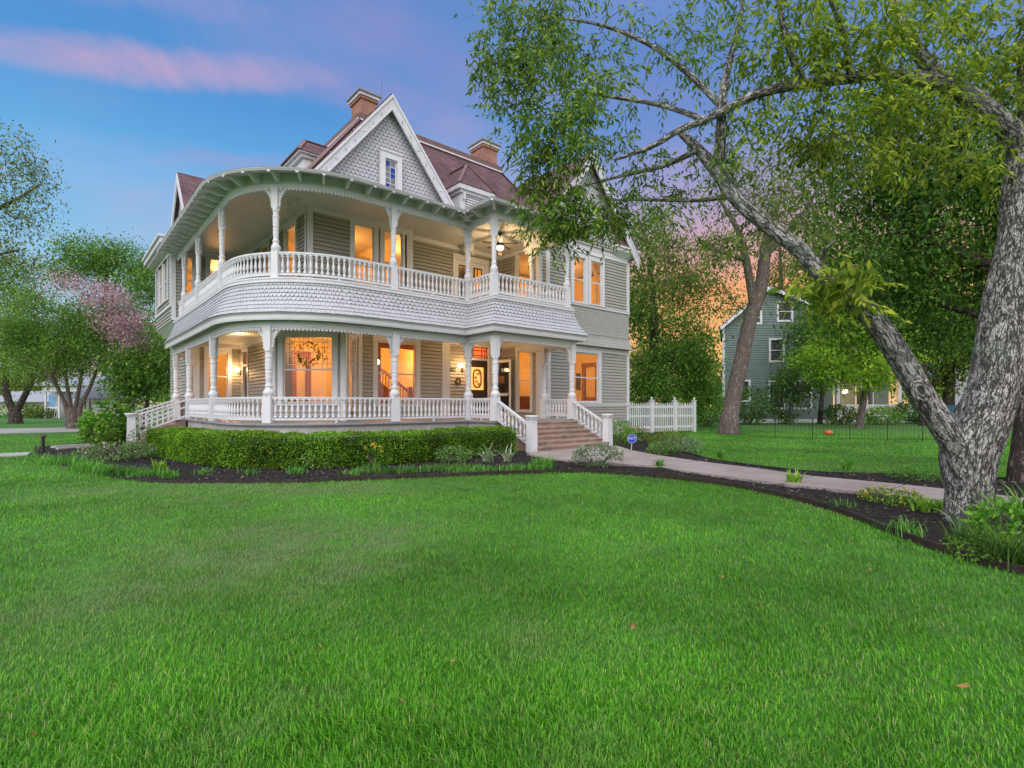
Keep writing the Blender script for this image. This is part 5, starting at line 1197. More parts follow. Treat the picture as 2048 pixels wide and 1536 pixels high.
A6=np.concatenate([pblob(20,640,42,70,80,60),pblob(-40,700,42,80,90,50),pblob(60,720,42,50,50,34),pblob(20,560,42,60,50,36)])
tree('forked_tree','dark forked tree at the left edge beyond the drive',lt,[([lt+Vector((0,0,-.2)),lt+Vector((0,0,.4)),at(30,822,42)],[.55,.42,.36]),([at(29,826,42),at(14,790,42),at(10,720,42),at(14,650,42)],[.28,.24,.2,.12]),([at(31,826,42),at(55,780,42),at(70,740,42),at(80,690,42)],[.24,.2,.15,.08])],A6,[cluster(A6,110,.7,.19,.5,.5)],G['mid'],'bark2',jag=.04,sides=14,twig=.03)
A7=np.concatenate([pblob(30,330,24,60,60,40),pblob(-10,440,24,70,90,60),pblob(50,420,24,50,50,22),pblob(75,365,24.5,40,30,12),pblob(40,520,24,60,30,20),pblob(-60,300,24,60,80,40)])
b7=at(-130,870,24); b7.z=0
tree('overhanging_tree','airy tree reaching in from the left edge against the blue sky',b7,[([b7,at(-120,700,24),at(-100,520,24),at(-70,400,24),at(-40,300,24)],[.4,.33,.28,.2,.1]),([at(-100,520,24),at(-40,440,24),at(30,400,24),at(80,370,24.5)],[.16,.12,.07,.03]),([at(-105,560,24),at(-40,520,24),at(40,500,24)],[.12,.08,.03])],A7,[cluster(A7,24,.36,.16,.42,.5)],G['olive'],'bark2',sides=8,twig=.018)
back_tree('wide rounded tree rising behind the crape myrtle',215,850,62,520,[(190,510,62,70,35,40),(250,540,62,60,60,50),(290,600,60,40,90,44),(140,540,62,40,30,20),(300,690,58,36,50,30)],G['mid'],k=95,L=.31,rs=.95,rad=.4)
back_tree('leafy bush tree beside the left end of the house',285,862,31,700,[(285,740,31,60,50,70),(262,775,31,36,36,44),(320,720,32,40,50,40),(262,715,31.5,36,30,20)],G['mid'],k=60,L=.2,rs=.42,rad=.13)
back_tree('pale distant tree between the trunks at the left edge',75,842,90,760,[(75,760,90,60,30,40),(20,780,90,60,30,30),(130,770,92,40,30,20)],G['olive'],k=50,L=.5,rs=1.3,rad=.5)
# far wood that closes the view
A9=np.concatenate([blob(rf(r,150+30*math.sin(r*.1),4.5+2*math.sin(r*.21)),(9,6,4.5+1.5*math.sin(r*.37)),36,.2) for r in np.arange(-175,190,9)])
tag(foliage('distant_woodland',[cluster(A9,22,1.4,1.0,.6,.2)],G['mid'],None),'distant line of green trees along the horizon','woodland',kind='stuff')
# ================================================================= HEDGE AND BEDS
HP=smooth_curve([(2.0,18.6),(2.2,17.2),(2.5,15.6),(2.9,13.9),(3.42,12.92),(4.24,12.28),(5.2,11.8),(6.43,11.62),(8.05,11.74),(9.4,11.8),(10.42,11.8)],5)
def hedge():
    t=thing('boxwood_hedge',(5.5,12.5,0),'long clipped green hedge curving round the front porch','hedge')
    C=[];W=.52
    P=[Vector((x,y,0)) for x,y in HP]
    T=[(P[min(i+1,len(P)-1)]-P[max(i-1,0)]).normalized() for i in range(len(P))]; Nl=[Vector((-q.y,q.x,0)) for q in T]
    core=MB(); sec=[(.10,.06),(.10,.60),(.22,.70),(.82,.70),(.94,.60),(.94,.06)]
    rings=[[P[i]+Nl[i]*a+Vector((0,0,z)) for a,z in sec] for i in range(len(P))]
    for A_,B_ in zip(rings,rings[1:]):
        for k in range(len(sec)-1): core.poly([A_[k],B_[k],B_[k+1],A_[k+1]])
    core.poly(rings[0]); core.poly(rings[-1][::-1]); core.build('inner_twigs',mat('hedge_twigs',(.022,.032,.012),.95,.3,20),t)
    ls=np.cumsum([0]+[(b-a).length for a,b in zip(P,P[1:])]); n=62000
    s=rng.uniform(0,ls[-1],n); i=np.clip(np.searchsorted(ls,s)-1,0,len(P)-2); f=((s-ls[i])/(ls[i+1]-ls[i]))[:,None]
    Pa=np.array(P); Na=np.array(Nl); p=Pa[i]*(1-f)+Pa[i+1]*f; nl=Na[i]*(1-f)+Na[i+1]*f
    w=rng.uniform(0,1,n); a=np.zeros(n); z=np.zeros(n); out=np.zeros((n,3))
    fr_=w<.50; tp=(w>=.50)&(w<.88); bk=w>=.88
    a[fr_]=.03; z[fr_]=rng.uniform(.04,.76,fr_.sum()); out[fr_]=-nl[fr_]
    a[tp]=rng.uniform(.03,1.0,tp.sum()); z[tp]=.79; out[tp]=[0,0,1]
    a[bk]=1.0; z[bk]=rng.uniform(.3,.76,bk.sum()); out[bk]=nl[bk]
    corner=np.clip((z-.66)/.13,0,1)*fr_; a+=corner**2*.08
    e=np.array([mnoise.noise(Vector((q[0]*2.2,q[1]*2.2,zz*2.2)))*.06+mnoise.noise(Vector((q[0]*7,q[1]*7,zz*7)))*.045 for q,zz in zip(p,z)])
    q=p+nl*a[:,None]+np.array([0,0,1.])*z[:,None]+out*(e[:,None]+rng.normal(size=(n,1))*.022-.01)
    D=out*.8+rng.normal(size=(n,3))*.75+np.array([0,0,.35]); l=rng.uniform(.028,.055,n)
    V=[leaf_quads(q,D,l,l*.62)]
    for idx in (0,-1):
        n2=2600; sg=-1 if idx==0 else 1; pe=np.array(P[idx])+np.array(T[idx])*sg*(.03+rng.normal(size=(n2,1))*.04)+np.array(Nl[idx])*rng.uniform(.03,1.0,(n2,1))+np.array([0,0,1.])*rng.uniform(.04,.8,(n2,1))
        V.append(leaf_quads(pe,np.array(T[idx])*sg*.8+rng.normal(size=(n2,3))*.7,rng.uniform(.03,.055,n2),.03))
    foliage('foliage',V,G['hedge'],t)
hedge()
lg='liriope tufts along the bed edge'
for u,v,n,L,ln,lab in ((120,930,160,.34,(.9,-1.6),'bright liriope row at the left tip of the bed near the path light'),(180,945,150,.34,(.5,-1.1),'liriope tuft between the bed tip and the roses'),(235,953,130,.30,(.5,-.7),'liriope tuft in front of the low roses'),(285,955,70,.26,(.3,-.3),'small round grass tuft left of the bright fern'),(340,958,40,.24,None,'thin grass tuft just right of the bright fern'),(408,950,26,.2,None,'sparse thin tuft below the left end of the hedge'),(500,952,26,.22,None,'sparse thin tuft below the hedge left of the rose bush'),(592,950,40,.24,None,'small tuft below the feathery rose bush'),(705,953,30,.22,None,'small sparse tuft on bare mulch below the hedge'),(740,946,30,.28,None,'upright thin tuft under the yellow lilies'),
   (845,946,420,.26,(2.0,-.75),'wide low liriope mat in front of the hedge'),(1000,945,420,.24,(1.9,-.85),'wide low liriope mat below the striped plants'),(1085,938,70,.40,(.3,-.1),'upright broad bladed clump beside the front steps')):
    straps('liriope',lab,gnd(u,v),int(n*(2.2 if n<400 else 1.0)),L,.016,G['lirio'],(.3,1.1),'plant',lg,.11,line=ln)
fg='fern like clumps in the mulch'
for u,v,s,m,lab in ((318,950,1.0,'hosta','bright yellow green fern clump left below the hedge'),(1320,938,.72,'lirio','dark green short clump beside the white rose bush'),(1591,972,.85,'hosta','yellow green spiky clump at the middle of the walk'),(1695,942,.85,'lirio','green spiky clump on the far side of the walk'),(1440,917,.8,'lirio','small green clump beyond the walk near the mixed border'),(1205,931,.0,'lirio','')):
    if s: straps('fern_clump',lab,gnd(u,v),46,.36*s,.055*s,G[m],(.15,.8),'plant',fg,.05)
for u,lab in ((980,'striped white and green arching plant beside the other, left one'),(1020,'striped white and green arching plant nearer the steps')):
    straps('variegated_plant',lab,gnd(u-5,926),26,.62,.042,G['var'],(.3,1.25),'plant','striped plants before the hedge',.05,seg=6)
def gb(u,v): return gnd(u,v)
bush('rose_bush','feathery blue green rose bush in front of the hedge',gb(632,938),.42,.26,900,.07,.45,G['rose'])
bush('rose_bush','low leafy bush before the right part of the hedge',gb(905,925),.50,.22,1000,.07,.45,G['rose'])
bush('lily_clump','clump of yellow lilies before the hedge',gb(745,936),.22,.3,160,.12,.14,G['lirio'],'plant',flowers=(G['yellow'],16,.05,.2))
bush('white_rose_bush','blue green rose bush with white blooms at the foot of the steps',gb(1195,936),.62,.30,1900,.065,.5,G['blue'],flowers=(G['white'],34,.05,-.1))
bush('low_rose_bush','low rose bush with pale pink blooms by the side newels',gb(235,921),.95,.26,1800,.075,.5,G['rose'],flowers=(G['pink'],26,.05,0))
bush('pink_rose_bush','pale pink rose bush between the side steps and the hedge',gb(292,900),.5,.42,900,.07,.5,G['rose'],flowers=(G['white'],46,.055,-.3))
bush('hydrangea','big bright leafy shrub left of the side steps',at(215,858,20.3)-Vector((0,0,0)),.85,.82,2300,.17,.75,G['fresh'])
bush('hydrangea','lower leafy shrub at the foot of the bright shrub',at(200,890,19.5),.62,.40,1200,.13,.7,G['mid'])
for u,v,rr,rz,m,fl,lab in ((1240,892,.55,.50,'fresh',None,'bright shrub beside the right newel post'),(1268,885,.6,.34,'mid',(G['red'],14,.06,.2),'reddish tipped shrub behind the yard sign'),(1335,893,.75,.30,'olive',None,'low olive shrub in the border by the picket fence'),(1362,905,.7,.26,'blue',None,'blue green sage at the end of the mixed border'),(1325,912,.42,.2,'rose',None,'small rose bush at the kerb of the walk')):
    bush('border_shrub',lab,gnd(u,v),rr,rz,1500,.075,.5,G[m],'shrub','mixed border by the picket fence',flowers=fl)
straps('daylily','arching pale green daylily in front of the picket fence',gnd(1350,888),150,.62,.03,G['lirio'],(.3,1.1),'plant',None,.2,line=(.9,-.9))
bush('lantana','low lantana with yellow flowers on the mulch beside the walk',gnd(1782,1010),.42,.13,900,.05,.5,G['mid'],'plant',flowers=(G['yellow'],60,.03,-.2),shell=.2)
straps('fern_clump','olive bladed clump at the foot of the forked tree',gnd(1862,1026),80,.3,.035,G['hosta'],(.6,1.3),'plant',fg,.1)
bush('ground_cover','low fuzzy ground cover on the far side of the walk',gnd(1835,962),.55,.13,900,.05,.4,G['lirio'],'plant',shell=.2)
for u,v,n,L,W_,m,lean,lab in ((1990,1068,30,.55,.06,'blue',(.15,.8),'blue green iris fan in front of the forked tree'),(1945,1072,18,.5,.055,'blue',(.4,1.2),'smaller iris fan leaning left beside the bark'),(2040,1062,34,.6,.05,'lirio',(.1,.5),'upright iris blades at the right edge'),(1812,1075,90,.26,.012,'lirio',(.3,1),'fine grass tuft on the bed corner left of the irises'),(1690,1018,60,.16,.01,'lirio',(.3,1.1),'tiny grass tuft on the edging board'),(1955,1105,260,.34,.012,'dark',(.3,1.1),'dense grass tuft under the irises'),(2030,1135,320,.36,.013,'dark',(.3,1.1),'dense dark grass tuft in the lower right bed corner')):
    straps('iris' if W_>.03 else 'grass_tuft',lab,gnd(u,v),n,L,W_,G[m],lean,'plant',None,.10)
bush('lantana','leafy lime bush between the irises at the right edge',gnd(2010,1092),.32,.24,700,.09,.5,G['fresh'],'plant')
bush('ground_cover','dark mat of small leaves in the right foreground bed',gnd(1985,1120),.45,.10,900,.05,.5,G['mid'],'plant',shell=.2)
# ================================================================= FENCES, SIGN, PATH LIGHT
fa,fb=Vector((21.95,16.55,0)),Vector((26.75,15.3,0)); fd_=(fb-fa).normalized(); fn=Vector((fd_.y,-fd_.x,0))
PF=thing('picket_fence',fa,'white picket fence with four capped posts joining the house to the garden','fence')
FFr=Fr((fa.x,fa.y),(fd_.x,fd_.y)); FLn=(fb-fa).length; pk=[.12,.12+(FLn-.24)*.36,.12+(FLn-.24)*.70,FLn-.12]
for a in pk:
    mb=MB(); FFr.box(mb,a-.08,a+.08,-.08,.08,-.05,1.72); FFr.box(mb,a-.11,a+.11,-.11,.11,1.72,1.76); p=FFr.w(a,0,0); mb.lathe([(.05,1.76),(.04,1.80),(.07,1.85),(.05,1.90),(.01,1.92)],(p[0],p[1],0),10); mb.build('fence_post',M['white'],PF)
for a0,a1 in zip(pk,pk[1:]):
    mb=MB()
    for z in (.28,.86,1.34): FFr.box(mb,a0+.08,a1-.08,-.02,.03,z,z+.11)
    n=max(7,int((a1-a0-.16)/.125))
    for i in range(n):
        a=a0+.08+(a1-a0-.16)*(i+.5)/n; s=abs((i+.5)/n-.5)*2; h=1.52+.14*s*s; w=.028
        FFr.box(mb,a-w,a+w,.031,.052,.08,h); mb.prism([FFr.w(a-w,.031,h+.001),FFr.w(a+w,.031,h+.001),FFr.w(a,.031,h+.07)],fn*.021)
    mb.build('picket_panel',M['white'],PF)
wf=[gnd(1420,866),gnd(1480,872),gnd(1550,877),gnd(1625,879),gnd(1700,880),gnd(1775,881),gnd(1845,882),gnd(2060,884)]
WF=thing('wire_fence',wf[0],'low black wire fence between the far lawn and the green house','fence')
for p in wf: mb=MB(); mb.tube([p+Vector((0,0,-.1)),p+Vector((0,0,.82))],.017,6); mb.lathe([(.03,.82),(.035,.86),(.01,.9)],p,6); mb.build('fence_post',M['iron'],WF)
for p,q in zip(wf,wf[1:]):
    mb=MB(); n=int((q-p).length/.14)
    for z in (.06,.75): mb.tube([p+Vector((0,0,z)),q+Vector((0,0,z))],.008,5)
    for i in range(1,n): r=p.lerp(q,i/n); mb.tube([r+Vector((0,0,.06)),r+Vector((0,0,.75))],.005,4,cap=False)
    mb.build('wire_panel',M['iron'],WF)
# yard sign
sp_=gnd(1262,905); sp_.z=0; c=Vector((sp_.x-.03,sp_.y-.06,.0)); tc_=Vector((-sp_.x,-sp_.y,0)).normalized(); FSg=Fr((c.x,c.y),(-tc_.y,tc_.x)); 
if (FSg.n.dot(tc_))<0: FSg=Fr((c.x,c.y),(tc_.y,-tc_.x))
YS=thing('yard_sign',sp_,'small blue octagonal security sign on a thin white stake','sign')
mb=MB(); zc=.44; R8=.155
mb.tube([sp_+Vector((.0,0,-.1)),FSg.w(0,-.01,zc)],.013,6); mb.build('stake',M['white'],YS)
mb=MB(); O8=lambda r:[FSg.w(r*math.cos(math.pi/8+k*math.pi/4),0,zc+r*math.sin(math.pi/8+k*math.pi/4)) for k in range(8)]
mb.prism(O8(R8),FSg.n*.012); sb=mb.build('sign_panel',mat('blue_sign_enamel',(.02,.06,.42),.35,.03),YS)
mb=MB(); a8,b8=[Vector(p)+FSg.n*.013 for p in O8(R8*.93)],[Vector(p)+FSg.n*.013 for p in O8(R8*.87)]
for k in range(8): mb.poly([a8[k],a8[(k+1)%8],b8[(k+1)%8],b8[k]])
mb.build('sign_border',M['white'],sb); text3d('sign_lettering','ADT',.125,M['white'],sb,FSg,0,.015,zc+.01,.002)
pl_=gnd(86,907); pl_.z=0; PLt=thing('path_light',pl_,'dark post light standing at the left tip of the mulch bed','path light')
mb=MB(); mb.tube([pl_+Vector((0,0,-.1)),pl_+Vector((0,0,.52))],.045,8); mb.build('post',M['iron'],PLt); mb=MB(); mb.lathe([(.05,.52),(.11,.53),(.09,.56),(.02,.58)],pl_,12); mb.build('lamp_shade',M['bronze'],PLt)

# ================================================================= NEIGHBOURING HOUSE
M['nsid']=mat('grey_green_siding',(.155,.205,.185),.6,.06,1.2)
nf=44.0; k_=nf/FPX
def cam2(u): return (u-1024)*k_
NP=rf(cam2(1446),nf,0); NF=Fr((NP.x,NP.y),(RV[0],RV[1])); NW=(1665-1446)*k_
def nz(v): return CZ+(V0-v)*k_
def na(u): return (u-1446)*k_
NH=thing('green_house',NP,'tall grey green clapboard house with white window trim beyond the wire fence','house')
apx=na(1533); zap=nz(576); ze1=nz(648); ze2=nz(627)
ops=[(na(a),na(b),nz(d),nz(c)) for a,b,c,d in ((1502,1520,625,645),(1557,1582,606,640),(1541,1566,680,721),(1474,1497,763,800),(1591,1620,764,815),(1540,1566,764,815))]
mb=siding(NF,0,NW,.3,ze1-.01,ops,e=.20,pr=.05)
zz=ze1-.01
while zz<zap-.1:
    t=zz+.2; l0=apx*(zz-ze1)/(zap-ze1); r0=NW-(NW-apx)*max(0,(zz-ze2)/(zap-ze2)) if zz>ze2 else NW
    siding(NF,max(l0,0),r0,zz,t,ops,mb,e=.20,pr=.05); zz=t
mb.build('wall',M['nsid'],NH)
q0,q1=Vector(NF.w(4.0,-9,0)),Vector(NF.w(.06,0,0)); mb=siding(Fr((q0.x,q0.y),((q1-q0).x,(q1-q0).y)),0,(q1-q0).length,.3,ze1,e=.2,pr=.03); mb.build('wall',M['nsid'],NH)
mb=siding(Fr((NF.w(NW,0,0)[0],NF.w(NW,0,0)[1]),(FV[0],FV[1])),0,9,.9,ze2,e=.2,pr=.03); mb.build('wall',M['nsid'],NH)
mb=MB(); NF.box(mb,.0,NW+.05,-.4,.06,-.1,.3); mb.build('foundation',M['white'],NH)
def slope(a0,z0,a1,z1,b0,b1,th,mi=0,mb=None):
    k=4.0; mb.prism([NF.w(a0,b1,z0),NF.w(a1,b1,z1),NF.w(a1+k,b0,z1),NF.w(a0+k,b0,z0)],(0,0,th))
mb=MB(); slope(-.5,ze1-.45,apx,zap,-9.3,.45,.12,mb=mb); slope(apx,zap,NW+.9,ze2-.35,-9.3,.45,.12,mb=mb); mb.build('roof',M['roof'],NH,uv=True)
mb=MB(); 
for a0,z0,a1,z1 in ((-.5,ze1-.45,apx,zap),(apx,zap,NW+.9,ze2-.35)): mb.prism([NF.w(a0,.46,z0-.22),NF.w(a1,.46,z1-.22),NF.w(a1,.46,z1+.06),NF.w(a0,.46,z0+.06)],NF.n*.06)
NF.box(mb,-.06,.14,-.02,.05,.3,ze1); mb.build('rake_trim',M['trim'],NH)
for a0,a1,z0,z1 in ops:
    mb=MB(); t=.15
    NF.box(mb,a0-t,a0,-.1,.07,z0-t,z1+t); NF.box(mb,a1,a1+t,-.1,.07,z0-t,z1+t); NF.box(mb,a0,a1,-.1,.069,z1,z1+t); NF.box(mb,a0,a1,-.1,.069,z0-t,z0); NF.box(mb,a0,a1,-.06,.02,(z0+z1)/2-.03,(z0+z1)/2+.03)
    w=mb.build('window',M['trim'],NH); g=MB(); g.poly([NF.w(a0,-.05,z0),NF.w(a1,-.05,z0),NF.w(a1,-.05,z1),NF.w(a0,-.05,z1)]); g.build('pane',M['npane'] if 'npane' in M else M.setdefault('npane',mat('dark_pane',(.05,.06,.06),.08,.2,2,spec=.6)),w)
# its lit corner porch
PFm=Fr((NF.w(NW,.0,0)[0],NF.w(NW,.0,0)[1]),(RV[0],RV[1])); b=PFm.box
pw_=(1815-1665)*k_; zf=nz(836)
mb=MB(); b(mb,0,pw_,-4,.6,-.1,zf); b(mb,-.1,pw_+.3,-4,.9,nz(722),nz(714)); mb.build('porch_deck',M['white'],NH)
mb=MB(); b(mb,-.1,pw_+.5,-4,1.1,nz(714)+.002,nz(706)); mb.build('porch_roof',M['roof'],NH,uv=True)
for u in (1668,1722,1790,1812):
    mb=MB(); a=(u-1665)*k_; b(mb,a-.12,a+.12,.35,.59,zf,nz(722)); b(mb,a-.2,a+.2,.3,.64,nz(729),nz(722)-.002); mb.build('porch_post',M['trim'],NH)
mb=MB(); b(mb,.3,pw_-.2,.44,.52,nz(812),nz(809)); b(mb,.3,pw_-.2,.44,.52,nz(832),nz(830))
for i in range(34): a=.4+i*(pw_-.8)/34; b(mb,a,a+.09,.45,.51,nz(830),nz(812))
mb.build('porch_railing',M['trim'],NH)
siding(PFm,.0,pw_,zf,nz(722),[(.25,.65,nz(819),nz(772)),(.95,1.35,nz(819),nz(772))],e=.2,pr=.03).build('porch_wall',M['nsid'],NH).location=(FV[0]*2.2,FV[1]*2.2,0)
for a in (.25,.95,3.4,4.4):
    mb=MB(); b(mb,a-.1,a+.5,-2.19,-2.12,nz(821),nz(770)); w=mb.build('window',M['trim'],NH); g=MB(); b(g,a,a+.4,-2.14,-2.10,nz(819),nz(772)); g.build('pane',M['npane'],w)
pq=PFm.w((1702-1665)*k_,-.8,nz(783)); t=thing('porch_lamp',pq,'warm lit lamp on the porch of the green house','lamp'); g=MB(); g.lathe([(.06,-.16),(.2,-.08),(.2,.1),(.05,.2)],pq,10); g.build('lamp_globe',M['bulb'],t,smooth=True); g=MB(); g.tube([Vector(pq)+Vector((0,0,.2)),Vector((pq[0],pq[1],nz(722)))],.02,5); g.build('lamp_stem',M['iron'],t)
plight((pq[0]-FV[0]*.5,pq[1]-FV[1]*.5,pq[2]),150,(1,.5,.15),.2)
for u,v,f,rr,rz,n,m,lab in ((1500,800,40,1.5,1.5,2400,'dark','tall dark shrub against the left end of the green house'),(1570,790,41,1.3,2.2,2400,'dark','climbing dark shrub between the lower windows of the green house'),(1420,830,36,1.4,1.2,2200,'mid','rounded shrub behind the base of the leaning trunk'),(1760,845,40,1.6,.7,1800,'fresh','low bright shrubs before the neighbouring porch railing'),(1830,835,42,1.2,1.1,1600,'dark','dark shrub at the right corner of the neighbouring porch'),(1680,846,40,1.1,.8,1400,'dark','dark rounded shrub left of the neighbouring porch lamp')):
    p=at(u,v,f); bush('garden_shrub',lab,(p.x,p.y,0),rr,rz,n,.20,.55,G[m],'shrub','shrubs round the green house')
p=gnd(1657,870); mb=MB(); mb.lathe([(.05,.0),(.16,.03),(.19,.12),(.15,.21),(.05,.24)],p,14); t=mb.build('garden_ball',mat('orange_plastic',(.62,.13,.04),.4,.05),None,smooth=True); tag(t,'small orange ball in the grass behind the wire fence','ball')
# rail fence panel and red leaved glimpse behind the pickets
# parked car seen through the fork of the big tree
cp=at(1925,845,38); cp.z=0; CAR=thing('parked_car',cp,'teal hatchback parked in the street beyond the forked tree','car')
def cpt(x,y,z): return cp+Vector(RV)*x+Vector(FV)*y+Vector((0,0,z))
M['car']=mat('teal_car_paint',(.03,.14,.19),.25,.05,2,spec=.6); M['tyre']=mat('black_rubber',(.02,.02,.02),.9,.1)
side=[(-2.0,.35),(-2.05,.75),(-1.75,.95),(-1.05,1.05),(-.5,1.42),(.5,1.50),(1.35,1.42),(1.85,1.0),(2.0,.85),(2.02,.4)]
mb=MB(); mb.prism([cpt(x,-.85,z) for x,z in side],Vector(FV)*1.7); mb.build('car_body',M['car'],CAR)
for y in (-.86,.855):
    for W4 in ([(-.95,1.06),(-.46,1.36),(.0,1.42),(.0,1.03)],[(.08,1.03),(.08,1.43),(.6,1.42),(.75,1.03)],[(.83,1.04),(.7,1.42),(1.25,1.36),(1.6,1.02)]):
        mb=MB(); mb.prism([cpt(x,y,z) for x,z in W4],Vector(FV)*.01); mb.build('car_window',M['npane'],CAR)
for x in (-1.3,1.3):
    for y in (-.88,.70):
        mb=MB(); n=18; mb.prism([cpt(x+.33*math.cos(q*2*math.pi/n),y,.33+.33*math.sin(q*2*math.pi/n)) for q in range(n)],Vector(FV)*.2); w=mb.build('wheel',M['tyre'],CAR)
        mb=MB(); mb.prism([cpt(x+.2*math.cos(q*2*math.pi/n),y-.012,.33+.2*math.sin(q*2*math.pi/n)) for q in range(n)],Vector(FV)*.01); mb.build('wheel_rim',M['drive'],w)
p=at(1945,760,62); mb=MB(); Fh=Fr((p.x-3*RV[0],p.y-3*RV[1]),(RV[0],RV[1])); HV=thing('distant_house',(p.x,p.y,0),'pale lilac house end glimpsed through the fork of the big tree','house')
siding(Fh,0,9,0,4.6,e=.25,pr=.03).build('wall',mat('pale_lilac_paint',(.5,.48,.55),.6,.05),HV); mb=MB(); mb.prism([Fh.w(-.5,.4,4.3),Fh.w(4.5,.4,7.2),Fh.w(9.5,.4,4.3),Fh.w(9.5,.4,4.55),Fh.w(4.5,.4,7.5),Fh.w(-.5,.4,4.55)],-Fh.n*8); mb.build('roof',M['dark_roof'],HV); mb=MB(); mb.poly([Fh.w(0,0,4.6),Fh.w(9,0,4.6),Fh.w(4.5,0,7.2)]); mb.build('gable',M['trim'],HV)
# ================================================================= OUTBUILDINGS ON THE LEFT
M['tin']=brickmat('ribbed_metal_roof',(.40,.40,.43),(.36,.36,.39),(.16,.16,.18),.28,9,.035,.6,.5,var=.2)
gp=at(180,862,35.5); gp.z=0; GF=Fr((gp.x-.9*RV[0],gp.y-.9*RV[1]),(RV[0],RV[1])); b=GF.box; kk=35.5/FPX
def gz(v): return CZ+(V0-v)*kk
SH=thing('garden_pavilion',gp,'open grey pavilion with lattice panel and ribbed metal roof behind the crape myrtle','pavilion')
mb=MB()
for a in (.0,.32,.64,3.6): b(mb,a,a+.2,-.2,0,0,gz(802))
mb.build('post',M['siding'],SH); mb=MB(); b(mb,1.0,3.6,-.08,-.02,0,.75); b(mb,-.1,3.9,-.25,.05,gz(802),gz(797)); mb.build('panel',M['siding'],SH)
mb=MB()
for i in range(-8,22):
    for s in (1,-1):
        x0=1.0+i*.18; P=[(x0,.76),(x0+s*1.25,2.0)]
        cl=[]
        (xa,za),(xb,zb2)=P; 
        t0=0;t1=1
        for lim,dirn in ((1.0,1),(3.6,-1)):
            dx=xb-xa
            if dirn*(dx)>0: t0=max(t0,(lim-xa)/dx)
            else: t1=min(t1,(lim-xa)/dx)
        if t1-t0>.05: mb.beam(GF.w(xa+(xb-xa)*t0,-.05-.01*s,za+(zb2-za)*t0),GF.w(xa+(xb-xa)*t1,-.05-.01*s,za+(zb2-za)*t1),.03,.012,up=tuple(GF.n))
mb.build('lattice',M['siding'],SH)
mb=MB(); mb.prism([GF.w(-.4,.3,gz(797)),GF.w(4.6,.3,gz(797)),GF.w(4.6,-3.6,gz(797)+2.0),GF.w(-.4,-3.6,gz(797)+2.0)],(0,0,.06)); mb.build('roof',M['tin'],SH,uv=True)
gp=at(118,838,58); gp.z=0; kk=58/FPX; GF=Fr((gp.x-1.6*RV[0],gp.y-1.6*RV[1]),(RV[0],RV[1])); b=GF.box
WB=thing('white_cottage',gp,'small white cottage with porch posts and a hanging blue banner beyond the drive','cottage')
siding(GF,0,7,0,gz(782),e=.25,pr=.02).build('wall',M['white'],WB) if 0 else siding(Fr((GF.w(0,-1.6,0)[0],GF.w(0,-1.6,0)[1]),(RV[0],RV[1])),-.8,7,0,gz(782),e=.25,pr=.02).build('wall',M['scale'],WB)
mb=MB()
for a in (.0,1.5,3.2,5.0): b(mb,a,a+.14,-.14,0,0,gz(783))
mb.build('porch_post',M['white'],WB); mb=MB(); b(mb,-.2,6.5,-1.6,.1,gz(783),gz(772)); b(mb,0,1.5,-.08,-.02,gz(817),gz(814)); 
for i in range(5): mb.beam(GF.w(.14+i*.28,-.05,gz(836)),GF.w(.34+i*.28,-.05,gz(817)),.05,.03,up=tuple(GF.n))
mb.build('porch_rail',M['white'],WB); mb=MB(); mb.prism([GF.w(-1,.5,gz(772)),GF.w(7,.5,gz(772)),GF.w(7,-4,gz(750)),GF.w(-1,-4,gz(750))],(0,0,.1)); mb.build('roof',M['tin'],WB,uv=True)
mb=MB(); b(mb,.45,1.15,-.05,-.03,gz(815),gz(790)); BN=mb.build('hanging_banner',mat('blue_banner_cloth',(.16,.36,.52),.8,.25,2.2,c2=(.05,.09,.22)),None); tag(BN,'blue and white hanging banner between the cottage porch posts','banner')
p=at(60,800,80); FS2=Fr((p.x-6*RV[0],p.y-6*RV[1]),(RV[0],RV[1])); SD=thing('low_shed',(p.x,p.y,0),'long low shed with pale lilac metal roof far behind the forked tree','shed')
siding(FS2,0,11,0,1.9,e=.3,pr=.02).build('wall',M['siding'],SD); mb=MB(); mb.prism([FS2.w(-.4,.4,1.9),FS2.w(11.4,.4,1.9),FS2.w(11.4,-4,3.6),FS2.w(-.4,-4,3.6)],(0,0,.1)); mb.build('roof',M['tin'],SD,uv=True)
for u,v,f,rr,rz,m,lab in ((20,838,60,2.2,1.0,'mid','rounded shrub left of the forked tree trunk far off'),(60,838,62,2.0,.9,'dark','dark low shrub right of the forked tree trunk'),(82,840,58,1.4,.7,'olive','small olive shrub before the white cottage')):
    p=at(u,v,f); bush('garden_shrub',lab,(p.x,p.y,0),rr,rz,1100,.26,.55,G[m],'shrub','shrubs beyond the drive')

